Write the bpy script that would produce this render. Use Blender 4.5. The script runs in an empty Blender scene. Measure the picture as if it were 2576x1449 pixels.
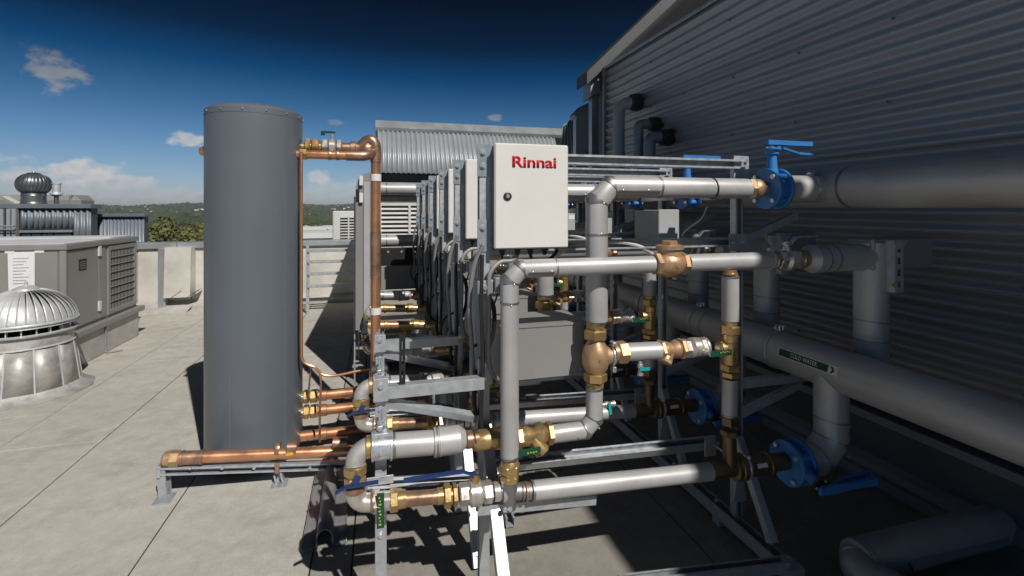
import bpy, bmesh, math, random
from mathutils import Vector, Matrix
from math import sin, cos, pi, radians
random.seed(7)
S = bpy.context.scene
COL = S.collection

# ------------------------------------------------------------------ camera
YAW = math.atan2(338, 1225); CT, ST = cos(YAW), sin(YAW)
EYE = 1.5
cd = bpy.data.cameras.new('camera'); cam = bpy.data.objects.new('camera', cd); COL.objects.link(cam)
cd.sensor_width = 36; cd.lens = 36*1225/2576; cd.shift_y = -(724.5-525)/2576
cd.clip_start = .05; cd.clip_end = 20000
cam.location = (0, 0, EYE); cam.rotation_euler = (pi/2, 0, -YAW)
S.camera = cam

# ------------------------------------------------------------------ sun, sky, exposure
SUN = Vector((.36, -.95, 1.0)).normalized()
sl = bpy.data.lights.new('sun', 'SUN'); sl.energy = 3.7; sl.angle = radians(.55); sl.color = (1, .95, .87)
sun = bpy.data.objects.new('sun', sl); COL.objects.link(sun)
sun.rotation_euler = SUN.to_track_quat('Z', 'Y').to_euler(); sun.location = (3, -6, 12)
W = bpy.data.worlds.new('World'); S.world = W; W.use_nodes = True
nt = W.node_tree; N = nt.nodes; L = nt.links; N.clear()
def nd(t, **k):
    n = N.new(t)
    for a, b in k.items(): setattr(n, a, b)
    return n
def mth(op, a, b=None, clamp=False):
    n = nd('ShaderNodeMath', operation=op); n.use_clamp = clamp
    for i, x in enumerate((a, b)):
        if x is None: continue
        if isinstance(x, (int, float)): n.inputs[i].default_value = x
        else: L.new(x, n.inputs[i])
    return n.outputs[0]
sky = nd('ShaderNodeTexSky', sky_type='NISHITA'); sky.sun_disc = False
sky.sun_elevation = math.asin(SUN.z); sky.sun_rotation = math.atan2(SUN.x, SUN.y)
sky.air_density = 1.0; sky.dust_density = .5; sky.ozone_density = 4.0
tc = nd('ShaderNodeTexCoord'); sep = nd('ShaderNodeSeparateXYZ'); L.new(tc.outputs['Generated'], sep.inputs[0])
dz = sep.outputs[2]
ramp = nd('ShaderNodeValToRGB'); cr = ramp.color_ramp
L.new(mth('MULTIPLY', dz, 1.0, True), ramp.inputs[0])
while len(cr.elements) > 1: cr.elements.remove(cr.elements[-1])
for i, (p, c) in enumerate([(0, (.72, .76, .92)), (.04, (.62, .70, .87)), (.09, (.48, .60, .77)), (.135, (.32, .50, .67)), (.18, (.19, .385, .53)), (.25, (.016, .19, .34)), (.31, (.001, .062, .115)), (.39, (.0, .022, .05)), (1, (.0, .022, .05))]):
    e = cr.elements[0] if i == 0 else cr.elements.new(p)
    e.position = p; e.color = (*c, 1)
# clouds: soft cumulus puffs placed by direction, all on the sky itself
def sdir(X, Y):
    x = (X-1288)/1225; z = (525-Y)/1225
    v = Vector((x*CT+ST, -x*ST+CT, z)); return v.normalized()
nz = nd('ShaderNodeTexNoise'); nz.inputs['Scale'].default_value = 26; nz.inputs['Detail'].default_value = 9; nz.inputs['Roughness'].default_value = .62
mp = nd('ShaderNodeMapping'); mp.inputs['Scale'].default_value = (1, 1, 1.7)
L.new(tc.outputs['Generated'], mp.inputs[0]); L.new(mp.outputs[0], nz.inputs['Vector'])
nzo = mth('SUBTRACT', nz.outputs['Fac'], .5)
mask = None
for X, Y, sx, sy, dens in [(138, 180, 46, 42, .75), (205, 440, 62, 30, 1), (290, 458, 70, 22, .8), (40, 443, 44, 20, .85), (150, 470, 160, 18, .5), (480, 352, 46, 17, .9), (805, 448, 34, 16, .85), (860, 470, 90, 18, .5), (1240, 297, 20, 11, .6), (845, 308, 18, 6, .35), (350, 490, 300, 18, .55), (700, 490, 400, 16, .45), (-300, 420, 160, 60, .8), (1900, 380, 140, 50, .6)]:
    c = sdir(X, Y)
    vs = nd('ShaderNodeVectorMath', operation='SUBTRACT'); L.new(tc.outputs['Generated'], vs.inputs[0]); vs.inputs[1].default_value = c
    vm = nd('ShaderNodeVectorMath', operation='MULTIPLY'); L.new(vs.outputs[0], vm.inputs[0])
    k = 1225*.95
    vm.inputs[1].default_value = (k/sx, k/sx, k/sy)
    ln = nd('ShaderNodeVectorMath', operation='LENGTH'); L.new(vm.outputs[0], ln.inputs[0])
    m = mth('SUBTRACT', 1.0, ln.outputs['Value'])
    m = mth('ADD', m, mth('MULTIPLY', nzo, 2.4))
    m = mth('MULTIPLY', mth('MULTIPLY', m, 2.2, True), dens)
    mask = m if mask is None else mth('MAXIMUM', mask, m)
mask = mth('POWER', mask, 1.2)
cl = nd('ShaderNodeMix', data_type='RGBA'); L.new(mask, cl.inputs[0])
nz2 = nd('ShaderNodeTexNoise'); nz2.inputs['Scale'].default_value = 60; nz2.inputs['Detail'].default_value = 5; L.new(mp.outputs[0], nz2.inputs['Vector'])
ccr = nd('ShaderNodeMix', data_type='RGBA'); L.new(nz2.outputs['Fac'], ccr.inputs[0]); ccr.inputs[6].default_value = (4.6, 5.4, 6.6, 1); ccr.inputs[7].default_value = (10., 9.6, 9.2, 1)
mu = nd('ShaderNodeMix', data_type='RGBA', blend_type='MULTIPLY'); mu.inputs[0].default_value = 1
L.new(sky.outputs[0], mu.inputs[6]); L.new(ramp.outputs[0], mu.inputs[7]); L.new(mu.outputs[2], cl.inputs[6])
rc = nd('ShaderNodeValToRGB'); L.new(dz, rc.inputs[0])
for i, (p, v) in enumerate([(0, .62), (.05, .82), (.12, .80), (.20, .42), (.28, .17), (.40, .05)]):
    e = rc.color_ramp.elements[0] if i == 0 else (rc.color_ramp.elements[1] if i == 1 else rc.color_ramp.elements.new(p)); e.position = p; e.color = (v, v, v, 1)
mc = nd('ShaderNodeMix', data_type='RGBA', blend_type='MULTIPLY'); mc.inputs[0].default_value = 1
L.new(ccr.outputs[2], mc.inputs[6]); L.new(rc.outputs[0], mc.inputs[7]); L.new(mc.outputs[2], cl.inputs[7])
bg = nd('ShaderNodeBackground'); bg.inputs['Strength'].default_value = .085; L.new(cl.outputs[2], bg.inputs[0])
wo = nd('ShaderNodeOutputWorld'); L.new(bg.outputs[0], wo.inputs[0])
S.view_settings.view_transform = 'Standard'; S.view_settings.look = 'None'
S.view_settings.exposure = 0.0; S.view_settings.gamma = 1; S.view_settings.use_curve_mapping = False
S.cycles.max_bounces = 10; S.cycles.diffuse_bounces = 8; S.cycles.caustics_reflective = False; S.cycles.caustics_refractive = False

# ------------------------------------------------------------------ points read off the photograph (2576 px wide) on known planes
def lam(X): t = (X-1288)/1225; return CT*t+ST, CT-ST*t
def pv(X, Y, v):            # on the vertical plane y = v
    a, b = lam(X); l = v/b; return Vector((l*a, v, EYE-(Y-525)/1225*l))
def pu(X, Y, u):            # on the vertical plane x = u
    a, b = lam(X); l = u/a; return Vector((u, l*b, EYE-(Y-525)/1225*l))
def pg(X, Y, z=0):          # on a level plane
    a, b = lam(X); l = (EYE-z)*1225/(Y-525); return Vector((l*a, l*b, z))
def V(*a): return Vector(a)

# ------------------------------------------------------------------ materials
def mat(name, col, rough=.5, metal=0., var=.12, scale=9., bump=0., bscale=120., rvar=.1, col2=None, spec=.5, streak=None):
    m = bpy.data.materials.new(name); m.use_nodes = True
    n = m.node_tree.nodes; l = m.node_tree.links; b = n['Principled BSDF']
    b.inputs['Metallic'].default_value = metal; b.inputs['Specular IOR Level'].default_value = spec
    t = n.new('ShaderNodeTexCoord'); src = t.outputs['Object']
    if streak:
        mpn = n.new('ShaderNodeMapping'); mpn.inputs['Scale'].default_value = streak; l.new(src, mpn.inputs[0]); src = mpn.outputs[0]
    z = n.new('ShaderNodeTexNoise'); z.inputs['Scale'].default_value = scale; z.inputs['Detail'].default_value = 8; z.inputs['Roughness'].default_value = .65
    l.new(src, z.inputs['Vector'])
    mr = n.new('ShaderNodeMapRange'); mr.inputs[1].default_value = .3; mr.inputs[2].default_value = .7; l.new(z.outputs['Fac'], mr.inputs[0])
    mx = n.new('ShaderNodeMix'); mx.data_type = 'RGBA'; l.new(mr.outputs[0], mx.inputs[0])
    c2 = col2 or tuple(min(1, c*(1+var)) for c in col); c1 = tuple(c*(1-var) for c in col)
    mx.inputs[6].default_value = (*c1, 1); mx.inputs[7].default_value = (*c2, 1)
    l.new(mx.outputs[2], b.inputs['Base Color'])
    rr = n.new('ShaderNodeMapRange'); rr.inputs[1].default_value = .3; rr.inputs[2].default_value = .7
    rr.inputs[3].default_value = max(.03, rough-rvar); rr.inputs[4].default_value = min(1, rough+rvar)
    l.new(z.outputs['Fac'], rr.inputs[0]); l.new(rr.outputs[0], b.inputs['Roughness'])
    if bump:
        z2 = n.new('ShaderNodeTexNoise'); z2.inputs['Scale'].default_value = bscale; z2.inputs['Detail'].default_value = 4; l.new(t.outputs['Object'], z2.inputs['Vector'])
        bp = n.new('ShaderNodeBump'); bp.inputs['Strength'].default_value = bump; bp.inputs['Distance'].default_value = .004
        l.new(z2.outputs['Fac'], bp.inputs['Height']); l.new(bp.outputs[0], b.inputs['Normal'])
    return m
M = {}
M['clad'] = mat('pipe_cladding', (.50, .50, .51), .42, .25, .10, 5, .05, 60, .08)
M['band'] = mat('seam_metal', (.34, .34, .35), .45, .8, .1)
M['galv'] = mat('galvanised_steel', (.53, .56, .60), .45, .5, .16, 28, .06, 90, .12)
M['zinc'] = mat('bright_zinc', (.70, .74, .80), .28, .7, .1, 30)
M['nickel'] = mat('nickel_plate', (.66, .62, .58), .30, .65, .1, 30, .03, 200)
M['copper'] = mat('copper_tube', (.66, .335, .185), .33, .72, .22, 7, 0, 60, .1)
M['oldcopper'] = mat('tarnished_copper', (.44, .27, .19), .36, .7, .35, 16, .05, 150)
M['brass'] = mat('brass', (.56, .39, .18), .32, .7, .22, 20, .05, 160)
M['bronze'] = mat('cast_bronze', (.60, .39, .23), .42, .55, .15, 24, .15, 220)
M['darkbronze'] = mat('dark_bronze', (.20, .14, .085), .42, .8, .2, 18, .1, 150)
M['blue'] = mat('blue_enamel', (.045, .22, .58), .35, 0, .12, 20, .06, 200)
M['bluegrip'] = mat('blue_grip', (.02, .05, .17), .4, 0, .1)
M['enamel'] = mat('cream_enamel', (.79, .785, .765), .42, 0, .03, 4, .02, 300)
M['boxside'] = mat('grey_steel_back', (.34, .35, .36), .5, .5, .08)
M['grey'] = mat('grey_paint', (.275, .275, .275), .5, 0, .05, 4, .02, 200)
M['ltgrey'] = mat('pale_grey_paint', (.44, .45, .47), .5, 0, .05, 5, .02, 200)
M['tank'] = mat('tank_paint', (.142, .165, .20), .34, .0, .05, 2.2, .012, 30, .06)
M['rubber'] = mat('black_rubber', (.018, .018, .02), .6, 0, .2)
M['cable'] = mat('grey_conduit', (.26, .26, .27), .45, 0, .1)
M['paleconduit'] = mat('pale_conduit', (.62, .62, .60), .5, 0, .06)
M['green'] = mat('green_handle', (.010, .075, .045), .4, 0, .1)
M['teal'] = mat('teal_handle', (.01, .40, .38), .35, 0, .1)
M['yellow'] = mat('yellow_print', (.48, .46, .04), .5, 0, .05)
M['orange'] = mat('orange_sticker', (.85, .42, .03), .5, 0, .05)
M['red'] = mat('red_lettering', (.58, .006, .018), .35, 0, .04)
M['white'] = mat('white_print', (.8, .8, .8), .5, 0, .03)
M['signgreen'] = mat('sign_green', (.008, .075, .04), .4, 0, .05)
M['paper'] = mat('paper_sheet', (.82, .83, .86), .7, 0, .04, 12)
M['print'] = mat('grey_print', (.52, .53, .56), .8, 0, .05)
M['lock'] = mat('black_lock', (.03, .03, .032), .35, 0, .1)
M['iron'] = mat('wall_sheeting', (.52, .54, .57), .44, .4, .14, 1.6, .03, 90, .08, streak=(1, .25, 2.5))
M['ironpale'] = mat('roof_sheeting', (.42, .45, .48), .45, .3, .1, 2)
M['plantblue'] = mat('blue_grey_sheeting', (.20, .235, .275), .45, .3, .1, 2)
M['bargegrey'] = mat('barge_metal', (.085, .088, .092), .5, .3, .1, 2)
M['roofdark'] = mat('dark_roof', (.05, .052, .055), .6, .2, .15, 2)
M['blackpipe'] = mat('black_lagging', (.03, .032, .035), .5, 0, .15)
M['gold'] = mat('golden_tube', (.62, .44, .24), .3, .7, .15, 16)
M['dullsteel'] = mat('dull_dark_steel', (.30, .305, .315), .42, .25, .06, 3)
M['platesteel'] = mat('bracket_steel', (.36, .41, .46), .42, .4, .15, 20)
M['flash'] = mat('flashing', (.32, .335, .35), .5, .4, .1, 3)
M['darkflash'] = mat('dark_flashing', (.12, .125, .13), .55, .3, .15, 3)
M['acgrey'] = mat('air_conditioner_paint', (.265, .265, .26), .5, 0, .06, 3, .02, 100)
M['acwhite'] = mat('air_conditioner_lid', (.78, .79, .80), .5, .2, .08, 3)
M['vent'] = mat('aluminium_dome', (.66, .68, .70), .40, .3, .12, 12, .03, 80)
M['stain'] = mat('mottled_galvanised', (.50, .49, .475), .52, .4, .3, 9, .06, 60, .15)
M['darkvent'] = mat('grey_turbine', (.22, .235, .25), .35, .7, .12, 8)
M['hole'] = mat('dark_interior', (.012, .012, .013), .8, 0, .2)
M['parapet'] = mat('parapet_concrete', (.60, .585, .54), .85, 0, .2, 2.2, .35, 45, .05)
M['kerb'] = mat('kerb_concrete', (.47, .46, .44), .85, 0, .2, 4, .4, 60, .05)
M['cap'] = mat('capping_metal', (.50, .53, .56), .42, .6, .1, 3)
M['condenser'] = mat('condenser_paint', (.66, .67, .66), .5, 0, .05)
M['glass'] = mat('dark_glass', (.02, .06, .08), .1, 0, .2)
M['screw'] = mat('screw_head', (.30, .31, .33), .4, .8, .1)

def deckmat(name, a, b):
    m = bpy.data.materials.new(name); m.use_nodes = True
    n = m.node_tree.nodes; l = m.node_tree.links; bs = n['Principled BSDF']; bs.inputs['Roughness'].default_value = .88; bs.inputs['Specular IOR Level'].default_value = .25
    t = n.new('ShaderNodeTexCoord')
    def noise(s, d, r=.6):
        z = n.new('ShaderNodeTexNoise'); z.inputs['Scale'].default_value = s; z.inputs['Detail'].default_value = d; z.inputs['Roughness'].default_value = r; l.new(t.outputs['Object'], z.inputs[0]); return z.outputs['Fac']
    def mix(f, x, y, bt='MIX', fac=None):
        q = n.new('ShaderNodeMix'); q.data_type = 'RGBA'; q.blend_type = bt
        if fac is None: l.new(f, q.inputs[0])
        else: q.inputs[0].default_value = fac
        for i, c in ((6, x), (7, y)):
            if isinstance(c, tuple): q.inputs[i].default_value = (*c, 1)
            else: l.new(c, q.inputs[i])
        return q.outputs[2]
    def rng(f, lo, hi, a0=0., a1=1.):
        q = n.new('ShaderNodeMapRange'); q.inputs[1].default_value = lo; q.inputs[2].default_value = hi; q.inputs[3].default_value = a0; q.inputs[4].default_value = a1; l.new(f, q.inputs[0]); return q.outputs[0]
    base = mix(rng(noise(1.3, 7), .32, .68), a, b)
    base = mix(rng(noise(9, 6, .75), .35, .7), base, tuple(min(1, c*1.18) for c in b))
    base = mix(rng(noise(.55, 6, .6), .45, .62, 0, .22), base, (a[0]*.74, a[1]*.73, a[2]*.72))
    base = mix(rng(noise(2.2, 9, .7), .56, .76, 0, .6), base, (a[0]*.72, a[1]*.64, a[2]*.55))   # rusty damp stains
    f = rng(noise(230, 3, .8), .25, .75, .72, 1.28)
    g = n.new('ShaderNodeCombineColor'); [l.new(f, g.inputs[i]) for i in range(3)]
    base = mix(None, base, g.outputs[0], 'MULTIPLY', .8)
    vo = n.new('ShaderNodeTexVoronoi'); vo.inputs['Scale'].default_value = 55; l.new(t.outputs['Object'], vo.inputs[0])
    base = mix(rng(vo.outputs['Distance'], .05, .10, .55, 0), base, (a[0]*.45, a[1]*.42, a[2]*.4))                # pits and grit
    l.new(base, bs.inputs['Base Color'])
    bp = n.new('ShaderNodeBump'); bp.inputs['Strength'].default_value = .5; bp.inputs['Distance'].default_value = .004
    h = n.new('ShaderNodeMath'); h.operation = 'ADD'; l.new(noise(160, 4, .8), h.inputs[0]); l.new(noise(28, 5), h.inputs[1])
    l.new(h.outputs[0], bp.inputs['Height']); l.new(bp.outputs[0], bs.inputs['Normal'])
    return m
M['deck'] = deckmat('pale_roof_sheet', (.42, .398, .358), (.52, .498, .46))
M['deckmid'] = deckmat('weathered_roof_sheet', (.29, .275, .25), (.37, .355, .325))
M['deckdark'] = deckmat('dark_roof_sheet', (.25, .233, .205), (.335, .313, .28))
M['joint'] = mat('joint_sealant', (.035, .033, .03), .9, 0, .3, 30)

# ------------------------------------------------------------------ mesh building
def frame(d):
    d = d.normalized(); a = Vector((0, 0, 1)) if abs(d.z) < .95 else Vector((0, 1, 0))
    x = d.cross(a).normalized(); y = d.cross(x).normalized(); return x, y, d
class MB:
    def __init__(s): s.v = []; s.f = []
    def add(s, vs, fs):
        o = len(s.v); s.v += [tuple(p) for p in vs]; s.f += [tuple(i+o for i in f) for f in fs]; return s
    def box(s, lo, hi, bev=0):
        lo, hi = Vector(lo), Vector(hi)
        lo, hi = Vector(map(min, lo, hi)), Vector(map(max, lo, hi))
        return s.obox((lo+hi)/2, (V(1, 0, 0), V(0, 1, 0), V(0, 0, 1)), (hi-lo)/2, bev)
    def obox(s, c, ax, h, bev=0):
        if bev <= 0:
            P = [Vector(c)+ax[0]*h[0]*i+ax[1]*h[1]*j+ax[2]*h[2]*k for i in (-1, 1) for j in (-1, 1) for k in (-1, 1)]
            return s.add(P, [(0, 1, 3, 2), (4, 6, 7, 5), (0, 4, 5, 1), (2, 3, 7, 6), (0, 2, 6, 4), (1, 5, 7, 3)])
        bev = min(bev, min(h)*.9)
        idx = {}; P = []
        for sx in (-1, 1):
            for sy in (-1, 1):
                for sz in (-1, 1):
                    sg = (sx, sy, sz)
                    for a in range(3):
                        q = [sg[k]*(h[k]-(0 if k == a else bev)) for k in range(3)]
                        idx[(sg, a)] = len(P); P.append(Vector(c)+ax[0]*q[0]+ax[1]*q[1]+ax[2]*q[2])
        F = []
        for a in range(3):
            b_, c_ = (a+1) % 3, (a+2) % 3
            for sa in (-1, 1):
                def sg(x, y):
                    t = [0, 0, 0]; t[a] = sa; t[b_] = x; t[c_] = y; return tuple(t)
                q = [idx[(sg(x, y), a)] for x, y in ((-1, -1), (1, -1), (1, 1), (-1, 1))]
                F.append(q if sa > 0 else q[::-1])
            for x in (-1, 1):           # edges along axis a
                for y in (-1, 1):
                    def sg2(z):
                        t = [0, 0, 0]; t[a] = z; t[b_] = x; t[c_] = y; return tuple(t)
                    q = [idx[(sg2(-1), b_)], idx[(sg2(1), b_)], idx[(sg2(1), c_)], idx[(sg2(-1), c_)]]
                    F.append(q if x*y > 0 else q[::-1])
        for sx in (-1, 1):
            for sy in (-1, 1):
                for sz in (-1, 1):
                    g = (sx, sy, sz); q = [idx[(g, 0)], idx[(g, 1)], idx[(g, 2)]]
                    F.append(q if sx*sy*sz > 0 else q[::-1])
        return s.add(P, F)
    def bar(s, p0, p1, w, h, up=V(0, 0, 1), bev=0):
        d = (p1-p0); ln = d.length; d = d.normalized(); x = d.cross(up).normalized(); y = x.cross(d).normalized()
        return s.obox((p0+p1)/2, (x, d, y), (w/2, ln/2, h/2), bev)
    def lathe(s, p, d, prof, n=24, cap=True, rot=0., refl=None):
        x, y, d = frame(d)
        if refl is not None: x = (refl-d*refl.dot(d)).normalized(); y = d.cross(x)
        P = []; F = []
        for (t, r) in prof:
            for k in range(n):
                a = 2*pi*k/n+rot; P.append(Vector(p)+d*t+x*(r*cos(a))+y*(r*sin(a)))
        for i in range(len(prof)-1):
            for k in range(n):
                a, b = i*n+k, i*n+(k+1) % n; F.append((a, b, b+n, a+n))
        if cap: F.append(tuple(range(n))[::-1]); F.append(tuple(range((len(prof)-1)*n, len(prof)*n)))
        return s.add(P, F)
    def cyl(s, p0, p1, r, n=16, r1=None): 
        d = p1-p0; return s.lathe(p0, d, [(0, r), (d.length, r if r1 is None else r1)], n)
    def ring(s, p, d, r, w, th, n=28):        # a raised band round a pipe of radius r
        return s.lathe(p, d, [(-w/2, r*.98), (-w/2, r+th*.7), (-w/4, r+th), (w/4, r+th), (w/2, r+th*.7), (w/2, r*.98)], n, cap=False)
    def tube(s, pts, r, n=20, cap=True):      # mitred tube
        pts = [Vector(p) for p in pts]; d = [(pts[i+1]-pts[i]).normalized() for i in range(len(pts)-1)]
        x, y, _ = frame(d[0]); rg = [pts[0]+x*(r*cos(2*pi*k/n))+y*(r*sin(2*pi*k/n)) for k in range(n)]
        P = list(rg)
        for i in range(1, len(pts)):
            di = d[i-1]; nn = (di+d[i]).normalized() if i < len(d) else di
            rg = [q+di*((pts[i]-q).dot(nn)/di.dot(nn)) for q in rg]; P += rg
        F = []
        for i in range(len(pts)-1):
            for k in range(n):
                a, b = i*n+k, i*n+(k+1) % n; F.append((a, a+n, b+n, b))
        if cap: F.append(tuple(range(n))); F.append(tuple(range((len(pts)-1)*n, len(pts)*n))[::-1])
        return s.add(P, F)
    def hexn(s, p, d, ln, r, ch=.12, rot=0):
        return s.lathe(p, d, [(0, r*(1-ch)), (ln*.12, r), (ln*.88, r), (ln, r*(1-ch))], 6, rot=rot)
    def ball(s, c, r, n=14, sq=(1, 1, 1)):
        P = []; F = []; m = n//2
        for i in range(m+1):
            for k in range(n):
                a = pi*i/m; b = 2*pi*k/n; P.append(Vector(c)+V(r*sq[0]*sin(a)*cos(b), r*sq[1]*sin(a)*sin(b), r*sq[2]*cos(a)))
        for i in range(m):
            for k in range(n):
                a, b = i*n+k, i*n+(k+1) % n; F.append((a, a+n, b+n, b))
        return s.add(P, F)
    def quad(s, a, b, c, d): return s.add([a, b, c, d], [(0, 1, 2, 3)])
    def prism(s, poly, d):                    # polygon (points in order) pushed along d
        n = len(poly); poly = [Vector(p) for p in poly]
        return s.add(poly+[p+d for p in poly], [tuple(range(n))[::-1], tuple(range(n, 2*n))]+[(i, (i+1) % n, (i+1) % n+n, i+n) for i in range(n)])
def arc(p0, c, p1, k=6, r=None):              # rounded corner between p0 -> c -> p1 with bend radius r
    p0, c, p1 = Vector(p0), Vector(c), Vector(p1)
    a, b = (p0-c).normalized(), (p1-c).normalized(); ang = a.angle(b)
    t = r/math.tan(ang/2); s0, s1 = c+a*t, c+b*t
    ctr = c+(a+b).normalized()*(r/sin(ang/2)); va, vb = s0-ctr, s1-ctr; w = va.angle(vb)
    return [ctr+(va*sin((1-i/k)*w)+vb*sin(i/k*w))/sin(w) for i in range(k+1)]
def round_path(pts, r, k=6):
    out = [Vector(pts[0])]
    for i in range(1, len(pts)-1): out += arc(pts[i-1], pts[i], pts[i+1], k, r)
    return out+[Vector(pts[-1])]
def mitre_path(p0, c, p1, cut):               # two-cut mitred lagging elbow
    p0, c, p1 = Vector(p0), Vector(c), Vector(p1); return [p0, c+(p0-c).normalized()*cut, c+(p1-c).normalized()*cut, p1]
def smooth(pts, k=5):                         # Catmull-Rom for cables
    P = [Vector(p) for p in pts]; P = [P[0]*2-P[1]]+P+[P[-1]*2-P[-2]]; out = []
    for i in range(1, len(P)-2):
        for j in range(k):
            t = j/k; a, b, c, d = P[i-1:i+3]
            out.append(.5*((2*b)+(c-a)*t+(2*a-5*b+4*c-d)*t*t+(3*b-a-3*c+d)*t**3))
    return out+[P[-2]]

# ------------------------------------------------------------------ objects
def tag(o, label=None, cat=None, group=None, kind=None):
    if label: o['label'] = label
    if cat: o['category'] = cat
    if group: o['group'] = group
    if kind: o['kind'] = kind
    return o
def thing(name, label, cat, loc, group=None):
    o = bpy.data.objects.new(name, None); o.empty_display_size = .1; COL.objects.link(o); o.location = loc
    return tag(o, label, cat, group)
def root_loc(o):
    l = Vector((0, 0, 0))
    while o is not None: l += o.location; o = o.parent
    return l
def mesh_of(name, mb, m, off=V(0, 0, 0), sharp=32):
    me = bpy.data.meshes.new(name); me.from_pydata([tuple(Vector(p)-off) for p in mb.v], [], mb.f); me.materials.append(m); me.validate()
    bm = bmesh.new(); bm.from_mesh(me); bmesh.ops.recalc_face_normals(bm, faces=bm.faces); bm.to_mesh(me); bm.free()
    me.polygons.foreach_set('use_smooth', [sharp > 0]*len(me.polygons))
    if sharp > 0: me.set_sharp_from_angle(angle=radians(sharp))
    return me
def part(name, mb, m, parent, label=None, solid=0, sharp=32, kind=None):
    if solid == .0028: sharp = 0
    off = root_loc(parent) if parent else V(0, 0, 0)
    o = bpy.data.objects.new(name, mesh_of(name, mb, M[m] if isinstance(m, str) else m, off, sharp)); COL.objects.link(o)
    if parent: o.parent = parent
    if label: o['label'] = label
    if kind: o['kind'] = kind
    if solid:
        md = o.modifiers.new('thickness', 'SOLIDIFY'); md.thickness = solid; md.offset = 0
    return o
def whole(name, mb, m, label, cat, loc, group=None, solid=0, sharp=32):   # a thing that is a single mesh
    e = Vector(loc); o = bpy.data.objects.new(name, mesh_of(name, mb, M[m], e, sharp)); COL.objects.link(o); o.location = e
    if solid:
        md = o.modifiers.new('thickness', 'SOLIDIFY'); md.thickness = solid; md.offset = 0
    return tag(o, label, cat, group)
def copy_tree(o, parent=None):
    c = o.copy(); COL.objects.link(c); c.parent = parent
    for ch in o.children: copy_tree(ch, c)
    return c
def strut(p0, p1, face, w=.036, slots=False, lip=.008):   # slotted C channel, its open side towards 'face'
    p0, p1 = Vector(p0), Vector(p1); d = p1-p0; ln = d.length; d = d.normalized()
    f = (Vector(face)-d*d.dot(Vector(face))).normalized(); x = d.cross(f).normalized(); h = w/2; mb = MB()
    def at(t, a, b): return p0+d*t+x*a+f*b
    for a0, b0, a1, b1 in [(-h+lip, h, -h, h), (-h, h, -h, -h), (h, -h, h, h), (h, h, h-lip, h)]:
        mb.quad(at(0, a0, b0), at(ln, a0, b0), at(ln, a1, b1), at(0, a1, b1))
    if not slots: mb.quad(at(0, -h, -h), at(ln, -h, -h), at(ln, h, -h), at(0, h, -h))
    else:
        s = w*.17
        mb.quad(at(0, -h, -h), at(ln, -h, -h), at(ln, -s, -h), at(0, -s, -h)); mb.quad(at(0, s, -h), at(ln, s, -h), at(ln, h, -h), at(0, h, -h))
        t = 0
        while t < ln:
            mb.quad(at(t, -s, -h), at(min(ln, t+.022), -s, -h), at(min(ln, t+.022), s, -h), at(t, s, -h)); t += .05
    return mb
SOL = .0028
def corrugated(o, u, v, lu, lv, pitch=.076, amp=.0085, nrm=None, k=8, phase=0, trap=False):   # sheet from o: waves step along v, run along u
    u, v = Vector(u).normalized(), Vector(v).normalized(); n = nrm or u.cross(v).normalized(); mb = MB()
    P = []; F = []
    if trap:
        ts = []; j = 0
        while j*pitch < lv-1e-4: ts += [(j*pitch+f*pitch, s) for f, s in ((0, -1), (.30, -1), (.36, -.93), (.45, .93), (.50, 1), (.85, 1), (.89, .93), (.97, -.93)) if j*pitch+f*pitch <= lv]; j += 1
        ts.append((lv, -1 if abs(lv/pitch-round(lv/pitch)) < .02 else ts[-1][1]))
    else: ts = [(lv*i/max(2, int(round(lv/pitch*k))), sin(2*pi*(lv*i/max(2, int(round(lv/pitch*k))))/pitch+phase)) for i in range(max(2, int(round(lv/pitch*k)))+1)]
    st = len(ts)-1
    for t, s in ts:
        q = Vector(o)+v*t+n*(amp*s); P += [q, q+u*lu]
    for i in range(st): F.append((2*i, 2*i+1, 2*i+3, 2*i+2))
    return mb.add(P, F)
def text_mb(s, size, bold=0., ext=0.):
    c = bpy.data.curves.new('lettering', 'FONT'); c.body = s; c.size = size; c.offset = bold; c.extrude = ext; c.align_x = 'CENTER'; c.align_y = 'CENTER'; c.resolution_u = 4
    o = bpy.data.objects.new('lettering', c); COL.objects.link(o); bpy.context.view_layer.update()
    me = bpy.data.meshes.new_from_object(o.evaluated_get(bpy.context.evaluated_depsgraph_get()))
    mb = MB(); mb.add([Vector(v.co) for v in me.vertices], [tuple(p.vertices) for p in me.polygons])
    bpy.data.objects.remove(o); bpy.data.meshes.remove(me); bpy.data.curves.remove(c); return mb
X_, Y_, Z_ = V(1, 0, 0), V(0, 1, 0), V(0, 0, 1)
# ================================================================== SETTING
def struct(name, mb, m, parent=None, **k):
    o = part(name, mb, m, parent, **k); 
    if parent is None: o['kind'] = 'structure'
    return o
# ---- roof deck: bedding with a joint gap between every laid sheet
deck = struct('roof_deck', MB().box((-9.2, -9, -.6), (9, 8.7, -.010)), 'joint')
def sheet(x0, x1, y0, y1, m):
    g = .0035; part('roof_sheet', MB().box((x0+g, y0+g, -.009), (x1-g, y1-g, random.uniform(-.0008, .0008)), .002), m, deck)
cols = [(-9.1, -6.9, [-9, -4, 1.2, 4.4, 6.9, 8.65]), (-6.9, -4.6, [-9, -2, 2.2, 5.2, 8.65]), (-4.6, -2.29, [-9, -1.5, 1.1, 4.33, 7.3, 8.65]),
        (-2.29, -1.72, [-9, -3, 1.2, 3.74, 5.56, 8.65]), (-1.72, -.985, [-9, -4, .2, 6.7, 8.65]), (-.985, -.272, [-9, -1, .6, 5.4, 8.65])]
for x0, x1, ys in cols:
    for a, b in zip(ys, ys[1:]): sheet(x0, x1, a, b, 'deck')
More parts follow.
